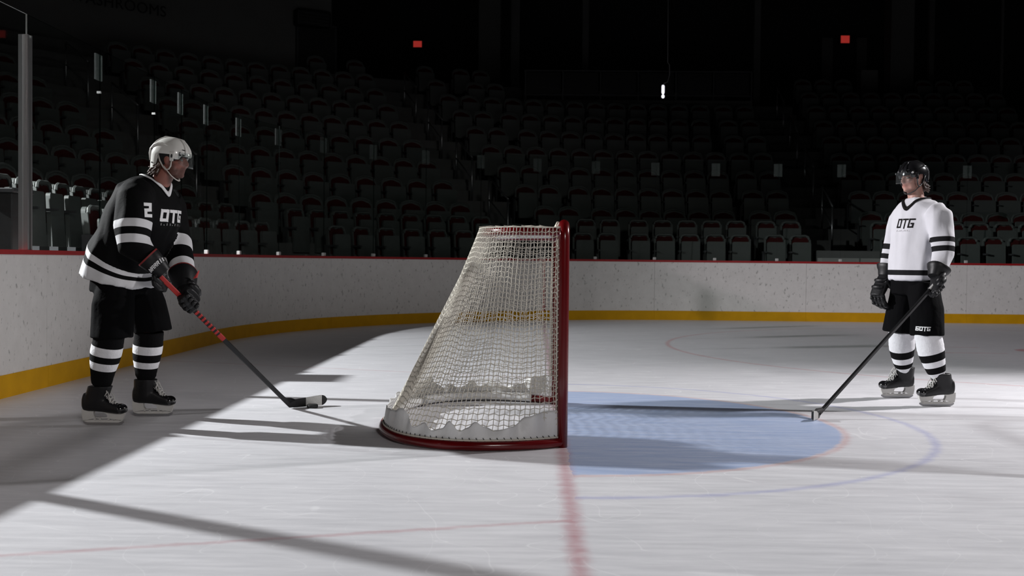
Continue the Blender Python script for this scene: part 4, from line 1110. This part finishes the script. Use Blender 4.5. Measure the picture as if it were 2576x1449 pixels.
    # ---- socks, skates
    for s_ in 'RL':
        make_sock(root, J[s_+'knee'], J[s_+'ank'], cfg['sock'+s_], *cfg['sockr'])
        h_, t_ = cfg['skate'+s_]; make_skate(root, h_, t_, J[s_+'ank'], f, M['lace'], M['holder'], cfg.get('flash'))
    helmet = make_helmet(root, q, hf, hr, hu, cfg['helmet'], cfg['strap'])
    # ---- hair below the helmet
    g = G(); rn = random.Random(cfg['seed'])
    for k in range(cfg['nhair']):
        a_ = rn.uniform(-1.25, 1.25); z0 = rn.uniform(-.055, -.015); R_ = .086
        P0 = q(-.012-R_*cos(a_)*1.15, R_*sin(a_), z0); P1 = P0+(-hf*cos(a_)*rn.uniform(.006, .018)+hr*sin(a_)*.008-hu*rn.uniform(.02, .035)); P2 = P1+(-hf*cos(a_)*rn.uniform(.0, .03)+hr*sin(a_)*.015-hu*rn.uniform(.008, .03)+hr*rn.uniform(-.01, .01)); P3 = P2-hf*rn.uniform(-.004, .014)-hu*rn.uniform(-.004, .012)
        g.tube([P0, P1, P2, P3], [.0065, .0065, .0045, .0012], 6)
    obj('hair', g, cfg['hair'], root, True)
    return root, jersey, bv, shorts, bs, J

# ---------------------------------------------------------------- skater in black, left
Yb = -.20
J1 = dict(head=at(434, 403, Yb), chest=at(366, 515, Yb), neck=at(398, 468, Yb), pelvis=at(300, 690, Yb),
          Rsh=at(338, 492, -.42), Rel=at(342, 618, -.51), Rwr=at(388, 666, -.46), Rhand=at(408, 694, -.42),
          Lsh=at(430, 508, .04), Lel=at(446, 604, .03), Lwr=at(465, 708, -.06), Lhand=at(468, 748, -.10),
          Rhip=at(288, 715, -.32), Rknee=at(272, 862, -.40), Rank=at(246, 990, -.40),
          Lhip=at(340, 715, -.06), Lknee=at(374, 856, .02), Lank=at(364, 978, .04))
U1 = at(416, 708, -.43); H1 = gnd(727, 1017, .03); d1 = (H1-U1).normalized()
def on_line(a, b, px):
    lo, hi = 0.0, 1.0
    for _ in range(40):
        m = (lo+hi)/2
        if proj(a.lerp(b, m))[0] < px: lo = m
        else: hi = m
    return a.lerp(b, lo)
LG1 = on_line(U1, H1, 466); J1['Lhand'] = LG1.copy()
J1['Lwr'] = LG1 + V((-.012, .035, .085)); J1['Rwr'] = U1 + V((-.012, -.035, .070))
blk = (.0028, .0028, .0032); wht = (.62, .62, .64)
cfg1 = dict(hk=.93, f=(.95, -.31, 0), hf=(1, -.06, -.10), hu=(.10, 0, 1), J=J1, base=(J1['pelvis'].x, J1['pelvis'].y, 0), seed=2, wr=.014,
    torso=[(at(294, 706, Yb), .212, .240, 14, 2.3), (at(303, 648, Yb), .200, .225, 30, 2.3), (at(338, 596, Yb), .205, .235, 27, 2.3), (at(364, 540, Yb), .205, .245, 24, 2.3),
           (at(376, 492, Yb), .170, .235, 26, 2.2), (at(386, 466, Yb), .115, .165, 28, 2.0), (at(396, 448, Yb), .075, .085, 30, 2.0)],
    slvR=([at(350, 486, -.36), at(340, 500, -.43), at(334, 570, -.49), at(337, 618, -.50), J1['Rwr'].lerp(J1['Rel'], .42)], [.11, .112, .108, .102, .062]),
    slvL=([at(420, 502, .0), at(432, 520, .05), J1['Lel'], J1['Lel'].lerp(J1['Lwr'], .45), J1['Lwr'].lerp(J1['Lel'], .12)], [.10, .098, .090, .080, .058]),
    stripeR=(at(340, 492, -.43), at(336, 625, -.5)), stripeL=(at(446, 600, .02), J1['Lwr']),
    waist=[(at(300, 640, Yb), .12, .15, 10, 2.2), (at(298, 690, Yb), .15, .18, 8, 2.2), (at(300, 735, Yb), .155, .20, 5, 2.2)],
    shortR=([at(292, 715, -.29), at(284, 770, -.35), at(281, 842, -.38), at(281, 850, -.38)], [.112, .128, .128, .130]),
    shortL=([at(342, 706, -.08), at(368, 770, -.02), at(383, 826, .02), at(384, 834, .02)], [.125, .126, .120, .122]),
    sockR=[(-9, 0), (.06, 1), (.235, 0), (.365, 1), (.52, 0), (.86, 1), (.885, 0)], sockL=[(-9, 0), (.09, 1), (.26, 0), (.42, 1), (.55, 0)], sockr=(.092, .054),
    skateR=(gnd(209, 1069), gnd(312, 1070)), skateL=(gnd(335, 1047), gnd(435, 1047)),
    helmet=M['helmet_white'], strap=M['strap_white'], collar_c=at(394, 456, Yb), dip=.085, backlift=.02, collar_mat=M['print_white'], nhair=90,
    skin=skin_material('skin_ruddy', (.27, .10, .075), (.06, .022, .014)), hair=mat('hair_brown', (.05, .020, .011), .6, var=.4, scale=60))
cfg1['jersey_mat'] = bands('jersey_black', '', blk, [blk, wht], [('hem', -.5, .54, 1), ('hem', .54, .77, 0), ('hem', .77, 1.0, 1), ('sleeveR', .52, .67, 1), ('sleeveR', .80, .955, 1), ('sleeveL', .06, .28, 1), ('sleeveL', .52, .80, 1)], bump=.10, bscale=70)
pA_, jA, bvA, shA, bsA, J1 = person('person', 'skater in black shirt and white helmet bent over a red stick at the left', cfg1)
f1 = V((.95, -.31, 0)); l1 = V((.31, .95, 0)); upl = V((.36, -.12, .92)).normalized()
decal('chest_lettering', 'OTG', at(396, 556, -.33)-l1*.0, l1, upl, f1, .070, .078, .021, bvA, M['print_white'], jA, gap=.28, shear=.25, reach=.4)
decal('chest_subtitle', 'l.ll.lll.', at(394, 566, -.33), l1, upl, f1, .016, .012, .005, bvA, M['print_grey'], jA, gap=.7, reach=.4)
decal('sleeve_number', '2', at(362, 546, -.5), V((.83, .55, 0)), V((.02, 0, 1)), V((.55, -.83, 0)), .040, .085, .020, bvA, M['print_white'], jA, shear=0)
# gloves
gR, cR, fr_ = make_glove(pA_, J1['Rwr'], J1['Rel'], U1, d1, V((.55, .80, .1)), -1, M['glove_black'], M['glove_black'], M['glove_red'])
gL, cL, _ = make_glove(pA_, J1['Lwr'], J1['Lel'], LG1, d1, V((-.75, -.1, -.55)), 1, M['glove_black'], M['glove_black'], M['glove_red'], size=1.16)
tb_ = J1['Lwr']+V((.055, -.02, .055)); obj('cuff_tab', G().prism([tb_, tb_+V((.020, 0, .006)), tb_+V((.036, -.004, .052)), tb_+V((.022, -.004, .030))], V((.004, .012, 0))), M['stick_red'], gL)
bvc = BVHTree.FromPolygons([v.co+ORG[cR.name] for v in cR.data.vertices], [tuple(p.vertices) for p in cR.data.polygons])
wr_, ax_, _, _ = fr_; nv = V((.15, -1, .1)).normalized(); uxc = ax_.cross(nv).normalized(); uxc = -uxc if uxc.x < 0 else uxc
decal('cuff_lettering', 'WARRIOR', wr_+ax_*.022-uxc*.052, uxc, ax_, nv, .015, .021, .0046, bvc, M['print_white'], gR, gap=.35, shear=.3)
# stick
toe1 = gnd(818, 1019, .0); hb1 = V((H1.x, H1.y, .03))
make_stick('hockey_stick', 'red and black stick with white taped blade held by the skater in black', U1-d1*.07, hb1, V((toe1.x, toe1.y, .03)), V((.25, -1, 0)),
    [('grip', 0, .235, M['stick_red'], 1.0), ('shaft', .235, .99, M['stick_black'], 1.0)]+[('grip_stripe', .235+.0+.024*i, .247+.024*i, M['stick_red'], 1.06) for i in range(8)]+[('grip_band', .425, .465, M['stick_red'], 1.08)], (.44, .86), .072)

# ---------------------------------------------------------------- skater in white, right
Y2 = 1.30
J2 = dict(head=at(2294, 449, Y2), chest=at(2312, 570, Y2), neck=at(2306, 510, Y2), pelvis=at(2304, 710, Y2),
          Rsh=at(2264, 540, 1.47), Rel=at(2244, 632, 1.54), Rwr=at(2229, 688, 1.50), Rhand=at(2220, 728, 1.47),
          Lsh=at(2358, 540, 1.12), Lel=at(2374, 640, 1.02), Lwr=at(2356, 690, .96), Lhand=at(2350, 722, .92),
          Rhip=at(2284, 722, 1.44), Rknee=at(2268, 846, 1.50), Rank=at(2282, 950, 1.55),
          Lhip=at(2326, 722, 1.18), Lknee=at(2336, 852, 1.08), Lank=at(2370, 966, 1.07))
G2 = at(2346, 722, .90); H2 = gnd(2058, 1043, .03); d2_ = (H2-G2).normalized()
f2 = V((-.86, -.51, 0)).normalized()
cfg2 = dict(hk=.87, f=tuple(f2), hf=(-.91, -.41, -.04), hu=(0, 0, 1), J=J2, base=(J2['pelvis'].x, J2['pelvis'].y, 0), seed=9, wr=.017,
    torso=[(at(2296, 706, Y2), .135, .195, 0, 2.2), (at(2298, 660, Y2), .135, .195, 0, 2.2), (at(2304, 610, Y2), .140, .200, -2, 2.2), (at(2310, 560, Y2), .142, .208, -4, 2.2),
           (at(2313, 530, Y2), .135, .205, -4, 2.1), (at(2311, 510, Y2), .098, .150, 0, 2.0), (at(2308, 497, Y2), .068, .078, 5, 2.0)],
    slvR=([at(2276, 540, 1.42), at(2264, 554, 1.48), at(2249, 610, 1.54), at(2243, 640, 1.54), J2['Rwr'].lerp(J2['Rel'], .16)], [.078, .086, .078, .074, .056]),
    slvL=([at(2346, 530, 1.14), at(2361, 546, 1.10), at(2371, 600, 1.04), at(2372, 640, 1.02), J2['Lwr'].lerp(J2['Lel'], .16)], [.088, .096, .084, .080, .058]),
    stripeR=(at(2249, 612, 1.54), at(2243, 655, 1.54)), stripeL=(at(2371, 598, 1.04), at(2372, 640, 1.02)),
    waist=[(at(2298, 660, Y2), .11, .155, 0, 2.2), (at(2298, 712, Y2), .130, .180, 0, 2.2), (at(2300, 740, Y2), .130, .185, 0, 2.2)],
    shortR=([at(2281, 722, 1.42), at(2272, 780, 1.46), at(2265, 830, 1.49), at(2264, 837, 1.49)], [.118, .124, .130, .132]),
    shortL=([at(2322, 722, 1.20), at(2330, 780, 1.13), at(2332, 836, 1.09), at(2332, 843, 1.09)], [.118, .122, .120, .121]),
    sockR=[(-9, 1), (.30, 0), (.475, 1), (.62, 0), (.74, 1)], sockL=[(-9, 1), (.30, 0), (.465, 1), (.60, 0), (.745, 1)], sockr=(.095, .058),
    skateR=(gnd(2297, 1001), gnd(2216, 1001)), skateL=(gnd(2400, 1022), gnd(2312, 1022)), flash=M['glove_red'],
    helmet=M['black_gloss'], strap=M['black'], collar_c=at(2308, 505, Y2), dip=.075, backlift=.0, collar_mat=M['print_black'], nhair=80,
    skin=skin_material('skin_pale', (.40, .22, .18)), hair=mat('hair_dark', (.045, .022, .014), .5, var=.4, scale=60))
whj = (.54, .54, .57); bkj = (.008, .008, .009)
cfg2['jersey_mat'] = bands('jersey_white', '', whj, [bkj, whj], [('hem', .30, .58, 0), ('sleeveR', .08, .40, 0), ('sleeveR', .66, .95, 0), ('sleeveL', .02, .32, 0), ('sleeveL', .56, .88, 0)], bump=.10, bscale=70)
pB_, jB, bvB, shB, bsB, J2 = person('person', 'skater in white shirt and black helmet standing upright at the right', cfg2)
l2 = V((-f2.y, f2.x, 0))
decal('chest_lettering', 'OTG', at(2246, 574, 1.28), l2, V((0, 0, 1)), f2, .041, .072, .0115, bvB, M['print_black'], jB, gap=.28, shear=.22, reach=.4)
decal('chest_subtitle', 'l.ll.lll.', at(2247, 582, 1.28), l2, V((0, 0, 1)), f2, .009, .009, .0035, bvB, M['print_grey'], jB, gap=.6, reach=.4)
decal('leg_lettering', '60TG', at(2303, 832, 1.0), V((.95, -.30, 0)), V((0, 0, 1)), V((-.30, -.95, 0)), .021, .030, .0065, bsB, M['print_white'], shB, gap=.25, shear=.12)
make_glove(pB_, J2['Lwr'], J2['Lel'], G2, d2_, V((-.45, .75, -.2)), -1, M['glove_black'], M['glove_black'], M['black'], size=1.08, clen=.5)
make_glove(pB_, J2['Rwr'], J2['Rel'], J2['Rhand']+V((-.02, -.02, -.02)), V((.62, -.78, .0)), V((.65, .35, .1)), 1, M['glove_black'], M['glove_black'], M['black'], curl=(12, 26, 30), size=1.05, flen=1.25, clen=.5)
make_stick('hockey_stick', 'black stick with pale taped blade held by the skater in white', G2-d2_*.05, V((H2.x, H2.y, .03)), V((H2.x-.085, H2.y-.12, .03)), V((.8, -.55, 0)),
    [('shaft', 0, .99, M['stick_black'], 1.0), ('butt_tape', 0, .06, M['tape_white'], 1.12)], (.12, .92), .066)
